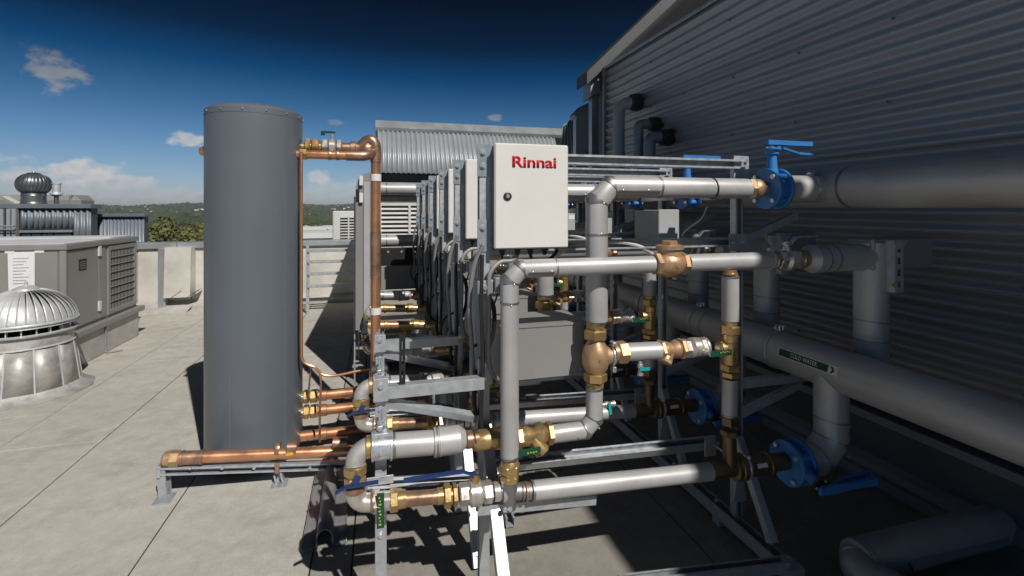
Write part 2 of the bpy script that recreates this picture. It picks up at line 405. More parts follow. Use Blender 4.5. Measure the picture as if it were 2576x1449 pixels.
for x0, x1, ys, m in [(-.272, -.105, [-9, .5, 4.1, 8.65], 'deckmid'), (-.105, 1.38, [-9, -2, 2.62, 5.6, 8.65], 'deckdark'), (1.38, 2.60, [-9, 0, 3.4, 8.65], 'deckdark')]:
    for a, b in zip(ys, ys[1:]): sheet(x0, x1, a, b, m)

# ---- parapet across the back
para = thing('parapet_wall', 'low rendered concrete parapet with pale metal capping along the far edge of the roof', 'parapet', (-4.5, 8.4, 0))
for x0, x1 in [(-9.1, -7.3), (-7.3, -5.4), (-5.4, -3.72), (-3.72, -3.42), (-3.42, -2.72), (-2.72, -1.2), (-1.2, .4), (.4, 2.9)]:
    part('panel', MB().box((x0+.004, 8.4, -.005), (x1-.004, 8.62, .90), .006), 'parapet', para)
for x0, x1 in [(-9.1, -5.8), (-5.8, -2.9), (-2.9, 0), (0, 2.9)]:
    part('capping', MB().box((x0+.003, 8.35, .902), (x1-.003, 8.68, .99), .012), 'cap', para)
part('kerb', MB().prism([(-9.1, 8.397, 0), (-9.1, 8.25, 0), (-9.1, 8.25, .05), (-9.1, 8.397, .12)], V(12, 0, 0)), 'kerb', para)

# ---- metal clad building on the right
WU, WT, WV = 2.67, 3.19, 5.40
bld = thing('clad_building', 'tall building clad in shaded grey corrugated sheeting beside the pipes', 'building', (WU, 0, 0))
z = .40; k = 0; CP = .088
while z < WT-.05:
    h = min(.704, WT-z); xo = WU+.007*(k % 2)
    for v0, v1 in [(-9, WV)]:
        
        part('wall_sheet', corrugated((xo+random.uniform(0, .003), v0, z), (0, 1, 0), (0, 0, 1), v1-v0+.012, h+.02, CP, .0125, V(-1, 0, 0), k=10), 'iron', bld, solid=.0012, sharp=60)
    z += .704; k += 1
part('backing_wall', MB().box((WU+.03, -9, .0), (WU+.25, WV-.02, WT-.02)), 'darkflash', bld)
part('drip_flashing', MB().box((WU-.045, -9, .355), (WU+.02, WV, .372)).box((WU-.047, -9, .33), (WU-.043, WV, .372)), 'flash', bld)
part('base_wall', MB().box((WU-.01, -9, .13), (WU+.03, WV, .354)), 'darkflash', bld)
part('upstand', MB().prism([(WU+.03, -9, 0), (WU-.08, -9, 0), (WU-.08, -9, .055), (WU-.05, -9, .06), (WU-.05, -9, .10), (WU-.011, -9, .129), (WU+.03, -9, .129)], V(0, WV+9, 0)), 'flash', bld)
part('corner_flashing', MB().box((WU-.03, WV-.01, .1), (WU+.06, WV+.035, WT+.03), .004), 'flash', bld)
part('top_flashing', MB().box((WU-.028, -9, WT), (WU+.05, WV+.02, WT+.03), .004), 'cap', bld)
sc_ = MB()
for zz in [.70, 1.16, 1.62, 2.07, 2.53, 2.98]:
    for v in [-.4+.6*i for i in range(10)]:
        sc_.lathe(V(WU-.006, v+random.uniform(-.03, .03), zz+random.uniform(-.01, .01)), V(-1, 0, 0), [(0, .009), (.006, .009), (.0061, .006), (.011, .005)], 6)
part('screw', sc_, 'screw', bld, kind='stuff')
part('wall_sheet', corrugated((WU+.004, -9, WT+.03), (0, 1, 0), (0, 0, 1), 10.9, .80, CP, .0125, V(-1, 0, 0), k=10), 'iron', bld, solid=.0012, sharp=60)  # unseen extra height, added so the wall's shade reaches the pipes
part('unseen_shade_screen', MB().box((WU+.03, -9, WT), (WU+.16, 1.88, WT+.83)), 'darkflash', bld)  # out of view, added to block sun behind the upper sheet
part('unseen_shade_screen', MB().box((WU-.01, -9, WT+.835), (WU+.16, -1.15, WT+1.42)), 'flash', bld)  # taller unseen step, added to shift the shade edge
# steep gable roof above the wall and its barge at the far end
def gp(u, v, dz=0): return V(u, v, WT+.03+(u-WU)*.93+dz)
for i in range(9):
    v0 = -9+1.6*i; v1 = min(v0+1.6, WV)
    part('roof_sheet', MB().prism([gp(WU-.02, v0+.004), gp(7.5, v0+.004), gp(7.5, v1-.004), gp(WU-.02, v1-.004)], V(.02, 0, -.02)), 'roofdark', bld)
part('barge_board', MB().prism([gp(2.44, WV+.03, .0), gp(7.5, WV+.03, .0), gp(7.5, WV+.03, .30), gp(2.44, WV+.03, .15)], V(0, .32, 0)), 'bargegrey', bld)
part('gable_wall', MB().prism([V(WU, WV+.1, 0), V(9, WV+.1, 0), V(9, WV+.1, 8.2), gp(7.4, WV+.1), V(WU, WV+.1, WT)], V(0, .1, 0)), 'darkflash', bld)
# lower wing at the far corner
p = lambda X, Y, v: pv(X, Y, v)
part('eave_box', MB().prism([p(1486, 193, 5.55), p(1526, 160, 5.55), p(1526, 222, 5.55), p(1486, 242, 5.55)], V(.05, .35, 0)), 'flash', bld)
part('return_wall', MB().prism([p(1489, 238, 5.72), p(1560, 215, 5.72), p(1560, 560, 5.72), p(1489, 560, 5.72)], V(0, .1, 0)), 'cap', bld)
part('wing_wall', MB().prism([p(1449, 290, 6.1), p(1470, 268, 6.1), p(1510, 250, 6.1), p(1510, 600, 6.1), p(1449, 600, 6.1)], V(0, .1, 0)), 'cap', bld)
part('wing_capping', MB().prism([p(1446, 288, 6.05), p(1468, 264, 6.05), p(1508, 246, 6.05), p(1508, 256, 6.05), p(1470, 275, 6.05), p(1452, 297, 6.05)], V(0, .2, 0)), 'flash', bld)
a, b, c, d = p(1452, 292, 6.3), p(1418, 318, 6.9), p(1402, 440, 6.6), p(1500, 470, 5.9)
for i in range(7):
    f0, f1 = i/7, (i+1)/7
    q0, q1, r0, r1 = a.lerp(b, f0), a.lerp(b, f1), d.lerp(c, f0), d.lerp(c, f1); n = V(-.03, -.03, .012)
    part('wing_roof_rib', MB().add([q0, q0.lerp(q1, .35)+n, q0.lerp(q1, .65)+n, q1, r0, r0.lerp(r1, .35)+n, r0.lerp(r1, .65)+n, r1], [(0, 1, 5, 4), (1, 2, 6, 5), (2, 3, 7, 6)]), 'ironpale', bld, solid=.002, sharp=20)

# ---- low plant building behind the rack
low = thing('plant_room', 'low plant room behind the rack with steep ribbed metal roof facing the camera', 'building', (1.4, 8.4, 0))
e0, e1 = p(949, 434, 8.20), p(1420, 440, 8.20); t0, t1 = p(949, 324, 8.75), p(1420, 333, 8.75)
dr = (t0-e0); nn = (e1-e0).cross(dr).normalized(); nn = nn if nn.y < 0 else -nn
span = e1.x-e0.x; nsh = 5
for i in range(nsh):
    x0 = e0.x+span*i/nsh
    part('roof_sheet', corrugated((x0, e0.y, e0.z), dr, (1, 0, 0), dr.length, span/nsh, .080, .013, nn), 'ironpale', low, solid=.002, sharp=60)
rz = t0.z
part('ridge_capping', MB().prism([(t0.x-.03, 8.72, rz-.03), (t0.x-.03, 8.70, rz+.02), (t0.x-.03, 8.86, rz+.17), (t0.x-.03, 9.2, rz+.19), (t0.x-.03, 9.2, rz-.1)], V(t1.x-t0.x+.2, 0, 0)), 'cap', low)
part('eave_wall', MB().box((e0.x+.06, 8.42, 0), (e1.x, 8.6, e0.z+.05)), 'darkflash', low)
part('side_wall', MB().prism([(e0.x+.02, 8.36, 0), (e0.x+.02, 10.5, 0), (e0.x+.02, 10.5, rz), (e0.x+.02, 8.8, rz), (e0.x+.02, 8.3, e0.z+.02)], V(.035, 0, 0)), 'flash', low)
part('gutter', MB().box((e0.x, 8.30, e0.z-.24), (e1.x, 8.415, e0.z-.15), .01), 'cap', low)
lv = part('louvre_frame', MB().box((.02, 8.36, .98), (.95, 8.415, 1.02)).box((.02, 8.36, 1.55), (.95, 8.415, 1.60)).box((.02, 8.36, 1.02), (.06, 8.415, 1.55)).box((.50, 8.36, 1.02), (.54, 8.415, 1.55)).box((.91, 8.36, 1.02), (.95, 8.415, 1.55)), 'condenser', low)
for i in range(7):
    zz = 1.06+i*.072; part('slat', MB().prism([(.06, 8.365, zz-.016), (.06, 8.41, zz+.022), (.06, 8.412, zz+.03), (.06, 8.36, zz-.008)], V(.85, 0, 0)), 'condenser', lv)

# ---- land beyond: ground, hills, forest, houses, trees
def hz(r, a):
    s = min(1, max(0, (r-380)/2000)); s = s*s*(3-2*s)
    return -17+s*(30+5*sin(a*7+1)+4*sin(a*17)+2.5*sin(a*41+2))+min(1, r/900)*2.5*sin(r/140+a*9)
rs = [24, 60, 100, 160, 240, 340, 460, 600, 760, 940, 1140, 1360, 1600, 1850, 2100, 2400, 3000, 5000]; na = 160
P = []; F = []
for r in rs:
    for k in range(na):
        a = 2*pi*k/na; zz = hz(r, a) if r < 2401 else hz(2400, a)-(r-2400)*.012; P.append((r*sin(a), r*cos(a), zz))
for i in range(len(rs)-1):
    for k in range(na):
        q, w = i*na+k, i*na+(k+1) % na; F.append((q, w, w+na, q+na))
F.append(tuple(range(na)))
M['land'] = mat('wooded_land', (.045, .065, .025), .9, 0, .4, .02, col2=(.10, .12, .05))
M['leaf'] = mat('tree_leaves', (.11, .13, .035), .7, 0, .5, 1.4, col2=(.26, .27, .085))
M['leafdark'] = mat('dark_leaves', (.05, .075, .03), .7, 0, .4, 1.4, col2=(.12, .15, .055))
M['forest'] = mat('forest_leaves', (.03, .05, .03), .9, 0, .5, .03, col2=(.085, .105, .05))
M['bark'] = mat('bark', (.10, .08, .06), .9, 0, .3, 4)
M['roofwhite'] = mat('white_roof', (.72, .73, .74), .6, 0, .06, .2)
M['roofgrey'] = mat('grey_roof', (.42, .43, .45), .6, 0, .1, .3)
M['rooftile'] = mat('tile_roof', (.34, .20, .14), .8, 0, .2, .3)
M['housewall'] = mat('house_wall', (.70, .66, .58), .8, 0, .08, .3)
struct('ground', MB().add(P, F), 'land')
def azim(X): x = (X-1288)/1225; return math.atan2(x*CT+ST, -x*ST+CT)
rnd = random.Random(3)
ico = []
bm = bmesh.new(); bmesh.ops.create_icosphere(bm, subdivisions=1, radius=1); iv = [v.co.copy() for v in bm.verts]; fi = [tuple(v.index for v in f.verts) for f in bm.faces]; bm.free()
fo = MB()
for i in range(7500):
    X = rnd.choice((rnd.uniform(180, 560), rnd.uniform(180, 560), rnd.uniform(740, 960), rnd.uniform(-300, 1500)))
    r = 300*(2350/300)**(rnd.random()**.75); a = azim(X); g = hz(r, a); R = rnd.uniform(3, 7.5)
    sx, sz = R*rnd.uniform(.8, 1.3), R*rnd.uniform(.7, 1.15)
    fo.add([V(r*sin(a)+v.x*sx*rnd.uniform(.8, 1.2), r*cos(a)+v.y*sx*rnd.uniform(.8, 1.2), g+sz*.6+v.z*sz*rnd.uniform(.75, 1.2)) for v in iv], fi)
f_ = part('forest', fo, 'forest', None, kind='stuff', sharp=10); tag(f_, 'distant dark green forest covering the hills', 'forest')
def house(X, r, w, h, rm, lab, dz=0., flat=False):
    a = azim(X); g = hz(r, a)+dz; c = V(r*sin(a), r*cos(a), g)
    t = thing('house', lab, 'house', c, 'white houses on the far hillside'); x, y = V(cos(a), -sin(a), 0), V(sin(a), cos(a), 0)
    part('wall', MB().obox(c+V(0, 0, h/2), (x, y, Z_), (w/2, w*.35, h/2)), 'housewall', t)
    if flat: part('roof', MB().obox(c+V(0, 0, h+.3), (x, y, Z_), (w/2+.3, w*.38, .3)), rm, t)
    else:
        q = [c-x*(w/2+.4)-y*w*.4+Z_*h, c-x*(w/2+.4)+Z_*(h+w*.22), c-x*(w/2+.4)+y*w*.4+Z_*h]; part('roof', MB().prism(q, x*(w+.8)), rm, t)
    for k in (-1, 1): part('window', MB().obox(c+x*(k*w*.24)-y*(w*.35)+Z_*h*.55, (x, y, Z_), (w*.09, .06, h*.2)), 'glass', t)
hl = 'white house among trees on the far hillside'
for i in range(40):
    X = rnd.choice((rnd.uniform(235, 512), rnd.uniform(235, 512), rnd.uniform(772, 900))); r = rnd.uniform(620, 1900)
    house(X, r, rnd.uniform(6, 10.5), rnd.uniform(2.6, 3.8), rnd.choice(('roofwhite', 'roofwhite', 'roofgrey', 'rooftile')), hl, dz=rnd.uniform(2.5, 5))
for X, r, w, h, dz in [(785, 62, 9, 3, 12.3), (812, 48, 5, 2.5, 12.4), (800, 85, 14, 3, 11.0), (776, 120, 16, 4, 9.6), (850, 110, 15, 4, 10.2)]:
    a = azim(X); house(X, r, w, h, 'roofwhite', 'white flat roofed building beyond the parapet, '+{62: 'broad and near', 48: 'smallest and nearest', 85: 'middle one', 120: 'farthest and widest', 110: 'right behind the condensing unit'}[r], dz=dz, flat=True)
def crown(seed, ncl, nq):
    q = random.Random(seed); mb = MB()
    for _ in range(ncl):
        th, ph = q.uniform(0, 2*pi), math.acos(q.uniform(-.75, 1)); rr = q.uniform(.45, 1)
        c = V(rr*sin(ph)*cos(th)*q.uniform(.7, 1.1), rr*sin(ph)*sin(th), rr*cos(ph)*.85); cr_ = q.uniform(.20, .38)
        for _ in range(nq):
            d = V(q.gauss(0, 1), q.gauss(0, 1), q.gauss(0, .8)).normalized(); pnt = c+d*cr_*q.uniform(.5, 1)
            n = (d+V(q.gauss(0, .5), q.gauss(0, .5), q.gauss(0, .5))).normalized(); x, y, _z = frame(n); s_ = q.uniform(.022, .05)
            mb.quad(pnt-x*s_-y*s_*.6, pnt+x*s_*.4-y*s_, pnt+x*s_+y*s_*.6, pnt-x*s_*.4+y*s_)
    return mb
crowns = [(mesh_of('crown', crown(s, 36, 100), M[m]), m) for s, m in ((1, 'leaf'), (2, 'leafdark'), (3, 'leaf'))]
tk = mesh_of('trunk', MB().lathe(V(0, 0, -1.6), Z_, [(0, .10), (.6, .07), (1.5, .035), (2.0, .012)], 8).cyl(V(0, 0, -.6), V(.4, .1, .2), .03, 6, .01).cyl(V(0, 0, -.5), V(-.35, -.2, .25), .03, 6, .01).cyl(V(0, 0, -.4), V(.05, .4, .3), .025, 6, .01), M['bark'])
tl = ['yellow green bushy tree beyond the parapet', 'dark green bushy tree beyond the parapet', 'light green spreading tree beyond the parapet']
for i in range(32):
    X = (372+(i*37) % 150) if i < 22 else (770+(i*29) % 120)
    r = 85+((i*53) % 130); a = azim(X); R = rnd.uniform(4.2, 7.5)
    top = EYE-(rnd.uniform(546, 592)-525)/1225*r*cos(a-YAW); kz = rnd.uniform(.75, 1.0)
    j = i % 3; t = thing('tree', tl[j], 'tree', V(r*sin(a), r*cos(a), top-1.0*R*kz), 'trees beyond the parapet')
    t.scale = (R, R, R*kz); t.rotation_euler.z = rnd.uniform(0, 6)
    for nm, me in (('crown', crowns[j][0]), ('trunk', tk)):
        o = bpy.data.objects.new(nm, me); COL.objects.link(o); o.parent = t
# ================================================================== LEFT SIDE
# ---- storage tank
tx, ty, tr, tz0, tz1 = -.72, 3.28, .266, .055, 2.085
tank = thing('storage_tank', 'tall dark grey cylindrical hot water storage tank standing on the roof', 'water tank', (tx, ty, 0))
tc_ = V(tx, ty, 0)
part('shell', MB().lathe(tc_, Z_, [(tz0, tr-.004), (tz0+.01, tr), (tz1-.045, tr), (tz1-.043, tr-.002)], 96), 'tank', tank)
part('lid', MB().lathe(tc_, Z_, [(tz1-.044, tr+.0012), (tz1-.012, tr+.0012), (tz1-.004, tr-.006), (tz1+.016, tr-.045), (tz1+.02, tr-.10), (tz1+.021, 0.001)], 96), 'tank', tank)
part('base_ring', MB().lathe(tc_, Z_, [(0.004, tr-.03), (tz0, tr-.03)], 48), 'hole', tank)
for k in range(14):
    a = 2*pi*k/14+.2; d = V(cos(a), sin(a), 0); part('rivet', MB().lathe(tc_+d*(tr+.002)+Z_*(tz1-.027), d, [(0, .0055), (.003, .005), (.005, .002)], 8), 'boxside', tank)
for X in (577, 717):
    q = pv(X, 700, 3.05); a = math.atan2(q.y-ty, q.x-tx)
    # seam lies where the sight line meets the shell
    dirv = V(q.x, q.y, 0).normalized(); bq = dirv.x*tx+dirv.y*ty; hit = dirv*(bq-math.sqrt(bq*bq-(tx*tx+ty*ty-tr*tr))); n = (hit-V(tx, ty, 0)).normalized()
    t_ = Z_.cross(n); part('seam', MB().obox(V(hit.x, hit.y, (tz0+tz1-.05)/2), (t_, n, Z_), (.0035, .0016, (tz1-tz0-.06)/2), .001), 'tank', tank)
part('port', MB().lathe(V(tx-tr*.93, ty-.02, 1.84), V(-1, -.1, 0), [(0, .028), (.03, .028), (.045, .02)], 14), 'copper', tank)

# ---- copper work beside the tank
xr = tx+tr
post = thing('copper_riser', 'tall copper pipe rising beside the tank with a swept elbow at its top', 'copper pipe', (-.01, 3.27, .3))
R = .031
pth = smooth([V(-.17, 3.28, 1.885), V(-.125, 3.28, 1.888), V(-.09, 3.278, 1.912), V(-.065, 3.275, 1.935), V(-.038, 3.272, 1.940), V(-.018, 3.27, 1.915), V(-.012, 3.27, 1.87), V(-.012, 3.27, 1.80)], 4)
part('elbow', MB().tube(pth, R+.004, 22), 'oldcopper', post)
part('pipe', MB().tube([V(-.012, 3.27, 1.80), V(-.012, 3.27, .30)], R, 24), 'copper', post)
part('pipe_sleeve', MB().tube([V(-.012, 3.27, 1.35), V(-.012, 3.27, 1.05)], R+.0025, 24), 'oldcopper', post)
for zz in (1.70, .84): part('label_band', MB().lathe(V(-.012, 3.27, zz-.022), Z_, [(0, R+.004), (.044, R+.004)], 24), 'white', post)
part('coupling', MB().lathe(V(-.012, 3.27, .40), Z_, [(0, R+.001), (.004, R+.010), (.05, R+.010), (.054, R+.001)], 20), 'oldcopper', post)
vy, vz = 3.28, 1.885
va = thing('ball_valve', 'nickel ball valve with small green lever at the top of the tank', 'valve', (-.33, vy, vz))
part('tank_union', MB().lathe(V(xr-.012, vy, vz), X_, [(0, .026), (.03, .026)], 16).hexn(V(xr+.018, vy, vz), X_, .035, .060).hexn(V(xr+.058, vy, vz), X_, .045, .056).lathe(V(xr+.05, vy, vz), X_, [(0, .038), (.065, .038)], 16), 'brass', va)
part('body', MB().hexn(V(xr+.118, vy, vz), X_, .035, .058).lathe(V(xr+.15, vy, vz), X_, [(0, .032), (.012, .061), (.045, .061), (.058, .032)], 18).hexn(V(xr+.205, vy, vz), X_, .03, .058), 'nickel', va)
part('stem', MB().cyl(V(xr+.178, vy, vz+.035), V(xr+.178, vy, vz+.085), .009, 10).hexn(V(xr+.178, vy, vz+.07), Z_, .014, .014), 'nickel', va)
part('lever', MB().obox(V(xr+.155, vy-.01, vz+.098), (X_, Y_, Z_), (.042, .011, .006), .004).obox(V(xr+.122, vy-.012, vz+.088), (X_, Y_, Z_), (.012, .010, .012), .004), 'green', va)
part('outlet', MB().lathe(V(xr+.238, vy, vz), X_, [(0, .037), (.045, .037), (.05, .046), (.08, .047), (.085, .040), (.12, .040), (.13, .046), (.16, .047), (.18, .038)], 20), 'oldcopper', va)
cz = pv(830, 391, 3.22).z
cp = thing('copper_pipe', 'short bright copper pipe running from the tank just below its top valve', 'copper pipe', (-.3, 3.2, cz))
part('pipe', MB().tube([V(xr-.02, 3.2, cz), V(-.17, 3.2, cz)], .027, 20), 'copper', cp)
part('elbow', MB().tube([V(-.19, 3.2, cz)]+arc((-.19, 3.2, cz), (-.07, 3.2, cz), (-.03, 3.26, cz+.03), 6, .06)+[V(-.03, 3.26, cz+.03)], .032, 18), 'oldcopper', cp)
part('flare_nut', MB().hexn(V(xr-.005, 3.2, cz), X_, .045, .036), 'brass', cp)
for xx in (-.285, -.24): part('joint_ring', MB().ring(V(xx, 3.2, cz), X_, .027, .02, .004, 20), 'oldcopper', cp)
cap = thing('capillary_tube', 'thin copper tube running down the right side of the tank and bending away', 'tube', (xr+.02, 3.14, .6))
pts = [V(xr+.015, 3.14, cz+.01), V(xr+.015, 3.14, 1.2), V(xr+.015, 3.14, .70), V(xr+.02, 3.14, .60), V(xr+.05, 3.14, .565), V(xr+.09, 3.14, .545), V(xr+.13, 3.14, .50), V(xr+.20, 3.14, .485), V(xr+.33, 3.14, .50), V(xr+.42, 3.14, .51)]
part('tube', MB().tube(smooth(pts, 6), .0085, 10), 'copper', cap)
part('branch', MB().tube(smooth([V(xr+.115, 3.14, .52), V(xr+.125, 3.13, .45), V(xr+.12, 3.12, .30), V(xr+.12, 3.12, .10)], 6), .0065, 8), 'oldcopper', cap)
part('branch', MB().tube(smooth([V(xr+.065, 3.18, .55), V(xr+.055, 3.18, .45), V(xr+.045, 3.2, .34)], 6), .0055, 8), 'oldcopper', cap)
for Y, nm, lab in ((992, 'pipe', 'upper of the copper stub pipes low on the right side of the tank'), (1030, 'pipe', 'middle copper stub pipe low on the right side of the tank'), (1089, 'pipe', 'lowest copper stub pipe on the right side of the tank')):
    zz = pv(800, Y, ty).z; e = thing('copper_stub', lab, 'copper pipe', (xr, ty, zz)); yy = ty-.02
    if Y < 1080:
        part('union', MB().lathe(V(xr-.01, yy, zz), X_, [(0, .034), (.03, .034)], 16).hexn(V(xr+.012, yy, zz), X_, .03, .042).hexn(V(xr+.048, yy, zz), X_, .05, .040), 'brass', e)
        part('gland', MB().ball(V(xr+.006, yy-.035, zz+.012), .012), 'zinc', e)
    part('pipe', MB().tube([V(xr+(.09 if Y < 1080 else -.01), yy, zz), V(.30, yy, zz)], .030, 20), 'copper', e)
    part('coupling', MB().lathe(V(xr+.10, yy, zz), X_, [(0, .032), (.003, .036), (.045, .036), (.048, .032)], 20), 'copper', e)
    part('sleeve', MB().lathe(V(-.14, yy, zz), X_, [(0, .032), (.003, .037), (.10, .037), (.103, .032)], 20), 'oldcopper', e)
# ---- low copper header on its strut stand in front of the tank
hv = 2.90
a0, a1 = pv(436, 1153, hv), pv(905, 1133, hv)
hd = thing('copper_header', 'horizontal copper pipe with capped end on the low stand before the tank', 'copper pipe', a0)
dx = (a1-a0).normalized()
part('pipe', MB().tube([a0, a1], .030, 26), 'copper', hd)
part('end_cap', MB().hexn(a0-dx*.02, dx, .05, .040).lathe(a0-dx*.05, dx, [(0, .020), (.012, .036), (.04, .038)], 16), 'bronze', hd)
part('socket', MB().lathe(a0+dx*.035, dx, [(0, .031), (.002, .037), (.012, .037), (.014, .034), (.09, .034), (.092, .037), (.105, .037), (.107, .031)], 26), 'oldcopper', hd)
qx = pv(735, 1140, hv).x; part('sticker', MB().prism([V(qx-.03, hv-.0315, a0.z-.046), V(qx+.01, hv-.0315, a0.z-.046), V(qx+.01, hv-.0315, a0.z-.026), V(qx-.018, hv-.0315, a0.z-.022)], V(0, .003, 0)), 'orange', hd)
part('sleeve', MB().lathe(V(pv(722, 1140, hv).x, hv, a0.z-.0165), dx, [(0, .031), (.002, .0335), (.05, .0335), (.052, .031)], 26), 'oldcopper', hd)
part('dark_sleeve', MB().lathe(V(pv(836, 1140, hv).x, hv, a0.z-.0225), dx, [(0, .031), (.002, .0345), (.08, .0345), (.082, .031)], 26), 'oldcopper', hd)
st = thing('pipe_stand', 'low galvanised strut stand carrying the copper header in front of the tank', 'pipe stand', (a0.x, hv, 0))
b0, b1 = pv(404, 1181, hv), pv(905, 1166, hv); b0.z -= .004; b1.z -= .004
part('rail', strut(b0, b1, (0, -1, .0), .038, True), 'galv', st, solid=SOL)
for X, w in ((408, .0), (699, .0)):
    q = pv(X, 1185, hv); part('leg', strut(V(q.x, hv+.01, q.z+.012 if X < 500 else q.z-.015), V(q.x+.012, hv+.005, .004), (1, -.3, 0) if X < 500 else (0, -1, 0), .04), 'galv', st, solid=SOL)
    part('foot_plate', MB().box((q.x-.03, hv-.05, .0005), (q.x+.05, hv+.05, .006)), 'galv', st)
part('bracket', MB().box((b0.x-.012, hv-.024, b0.z-.03), (b0.x+.006, hv+.024, b0.z+.03), .003), 'galv', st)
q = pv(699, 1168, hv); part('pipe_clip', MB().ring(V(q.x, hv, a0.z-.016), dx, .031, .022, .004, 20).box((q.x-.010, hv-.034, q.z-.035), (q.x+.012, hv-.018, q.z+.02), .003), 'oldcopper', st)
for X in (480, 560, 640, 780): q = pv(X, 1174, hv-.02); part('bolt', MB().hexn(V(q.x, hv-.024, q.z-.004), V(0, -1, 0), .008, .008), 'zinc', st)
# ---- metal trough on the roof
g0, g1 = pg(815, 1383, .0), pg(836, 1183, .0)
tr_ = thing('metal_trough', 'dark folded metal trough with a raised round spine lying on the roof', 'trough', (g0.x, g0.y, 0))
half = [(-.094, .022), (-.088, .011), (-.066, .006), (-.042, .006), (-.035, .012)]
prof = half+[(.034*math.cos(radians(205-10*k)), .040+.032*math.sin(radians(205-10*k))) for k in range(24)]+[(-x, z_) for x, z_ in half[::-1]]; npf = len(prof)
mb = MB(); ny = 4; d = (g1-g0); P = []
for j in range(ny+1):
    q = g0+d*(j/ny)
    for xx, zz in prof: P.append(q+V(xx*(1-.10*j/ny), .03*(1-abs(xx)/.094) if j == 0 else 0, zz))
mb.add(P, [(j*npf+i, j*npf+i+1, (j+1)*npf+i+1, (j+1)*npf+i) for j in range(ny) for i in range(npf-1)])
part('tray', mb, 'dullsteel', tr_, solid=.003, sharp=28)
part('lip', MB().tube([g0+V(xx, .03*(1-abs(xx)/.094)-.002, zz) for xx, zz in prof], .0022, 6), 'dullsteel', tr_)

# ---- roof ventilator in the left foreground
vc = V(-2.775, 4.90, 0)
ve = thing('roof_ventilator', 'large silver domed roof ventilator on a flared galvanised base at the left edge', 'ventilator', vc)
zt = EYE-(707-525)/1225*4.0
def zy(Y, l=4.0): return EYE-(Y-525)/1225*l
rb = .322
z0, zb = zy(728), zy(803)
part('inner_drum', MB().lathe(vc, Z_, [(zy(830)-.02, .20), (zb-.02, .24), (z0-.04, .08)], 40), 'hole', ve)
def domep(t, a, rr=0):   # t: 0 at crown to 1 at brim
    r = .055+(rb-.055)*math.sin(t*pi/2*.98)**.92; zz = z0-(z0-zb)*(1-math.cos(t*pi/2))**.85-.0; return V((r+rr)*cos(a), (r+rr)*sin(a), zz)
nv = 36; mb = MB(); P = []
for i in range(13):
    t = i/12; w = 2*pi/nv
    for j in range(6):
        s_ = j/5; a = w*(s_*(.62+.38*min(1, t*1.5)))+.25*t*0; lift = .006*(1-s_)**1.5*(1-t*.8)
        P.append(vc+domep(t, a)+Z_*(lift-.012*s_)+V(cos(a), sin(a), 0)*(lift*.3))
mb.add(P, [(i*6+j, i*6+j+1, (i+1)*6+j+1, (i+1)*6+j) for i in range(12) for j in range(5)])
v0 = part('vane', mb, 'vent', ve, solid=.002, sharp=50)
for k in range(1, nv):
    o = v0.copy(); COL.objects.link(o); o.parent = ve; o.rotation_euler.z = 2*pi*k/nv
part('crown_cap', MB().lathe(vc, Z_, [(z0-.004, .085), (z0+.012, .08), (z0+.03, .045), (z0+.036, .02), (z0+.04, .012), (z0+.065, .012), (z0+.068, .004)], 32), 'vent', ve)
part('brim', MB().lathe(vc, Z_, [(zb-.028, rb+.008), (zb-.030, rb+.002), (zb-.012, rb+.0), (zb+.004, rb-.006), (zb+.004, rb+.004), (zb-.010, rb+.012)], 72, cap=False), 'vent', ve, solid=.003)
zs = zy(833)
part('lower_ring', MB().lathe(vc, Z_, [(zs, rb-.005), (zs+.014, rb-.0), (zs+.02, rb-.02), (zs+.002, rb-.06)], 72, cap=False), 'vent', ve, solid=.003)
p0 = part('spacer', MB().obox(vc+V(rb-.03, 0, (zb+zs)/2-.005), (X_, Y_, Z_), (.012, .004, (zb-zs)/2)), 'vent', ve)
for k in range(1, 22): o = p0.copy(); COL.objects.link(o); o.parent = ve; o.rotation_euler.z = 2*pi*k/22
part('throat', MB().lathe(vc, Z_, [(zs-.09, .300), (zs-.01, .295), (zs-.002, .285)], 64), 'stain', ve)
part('throat_band', MB().lathe(vc, Z_, [(zs-.098, .302), (zs-.094, .310), (zs-.088, .310), (zs-.084, .302)], 64), 'vent', ve)
def octo(r, z, n=12): return [vc+V(r*cos(2*pi*k/n+.13), r*sin(2*pi*k/n+.13), z) for k in range(n)]
for k in range(12):
    A, B = octo(.304, zs-.095), octo(.350, .065)
    mb = MB(); k2 = (k+1) % 12; mb.add([A[k], A[k2], A[k].lerp(B[k], .5), A[k2].lerp(B[k2], .5), B[k], B[k2]], [(0, 1, 3, 2), (2, 3, 5, 4)]); part('base_panel', mb, 'stain', ve, solid=.002)
    part('panel_seam', MB().bar(A[k], B[k], .010, .008), 'vent', ve)
part('flange', MB().lathe(vc, Z_, [(.001, .44), (.012, .44), (.03, .39), (.066, .356), (.068, .34)], 12, rot=.13), 'stain', ve)

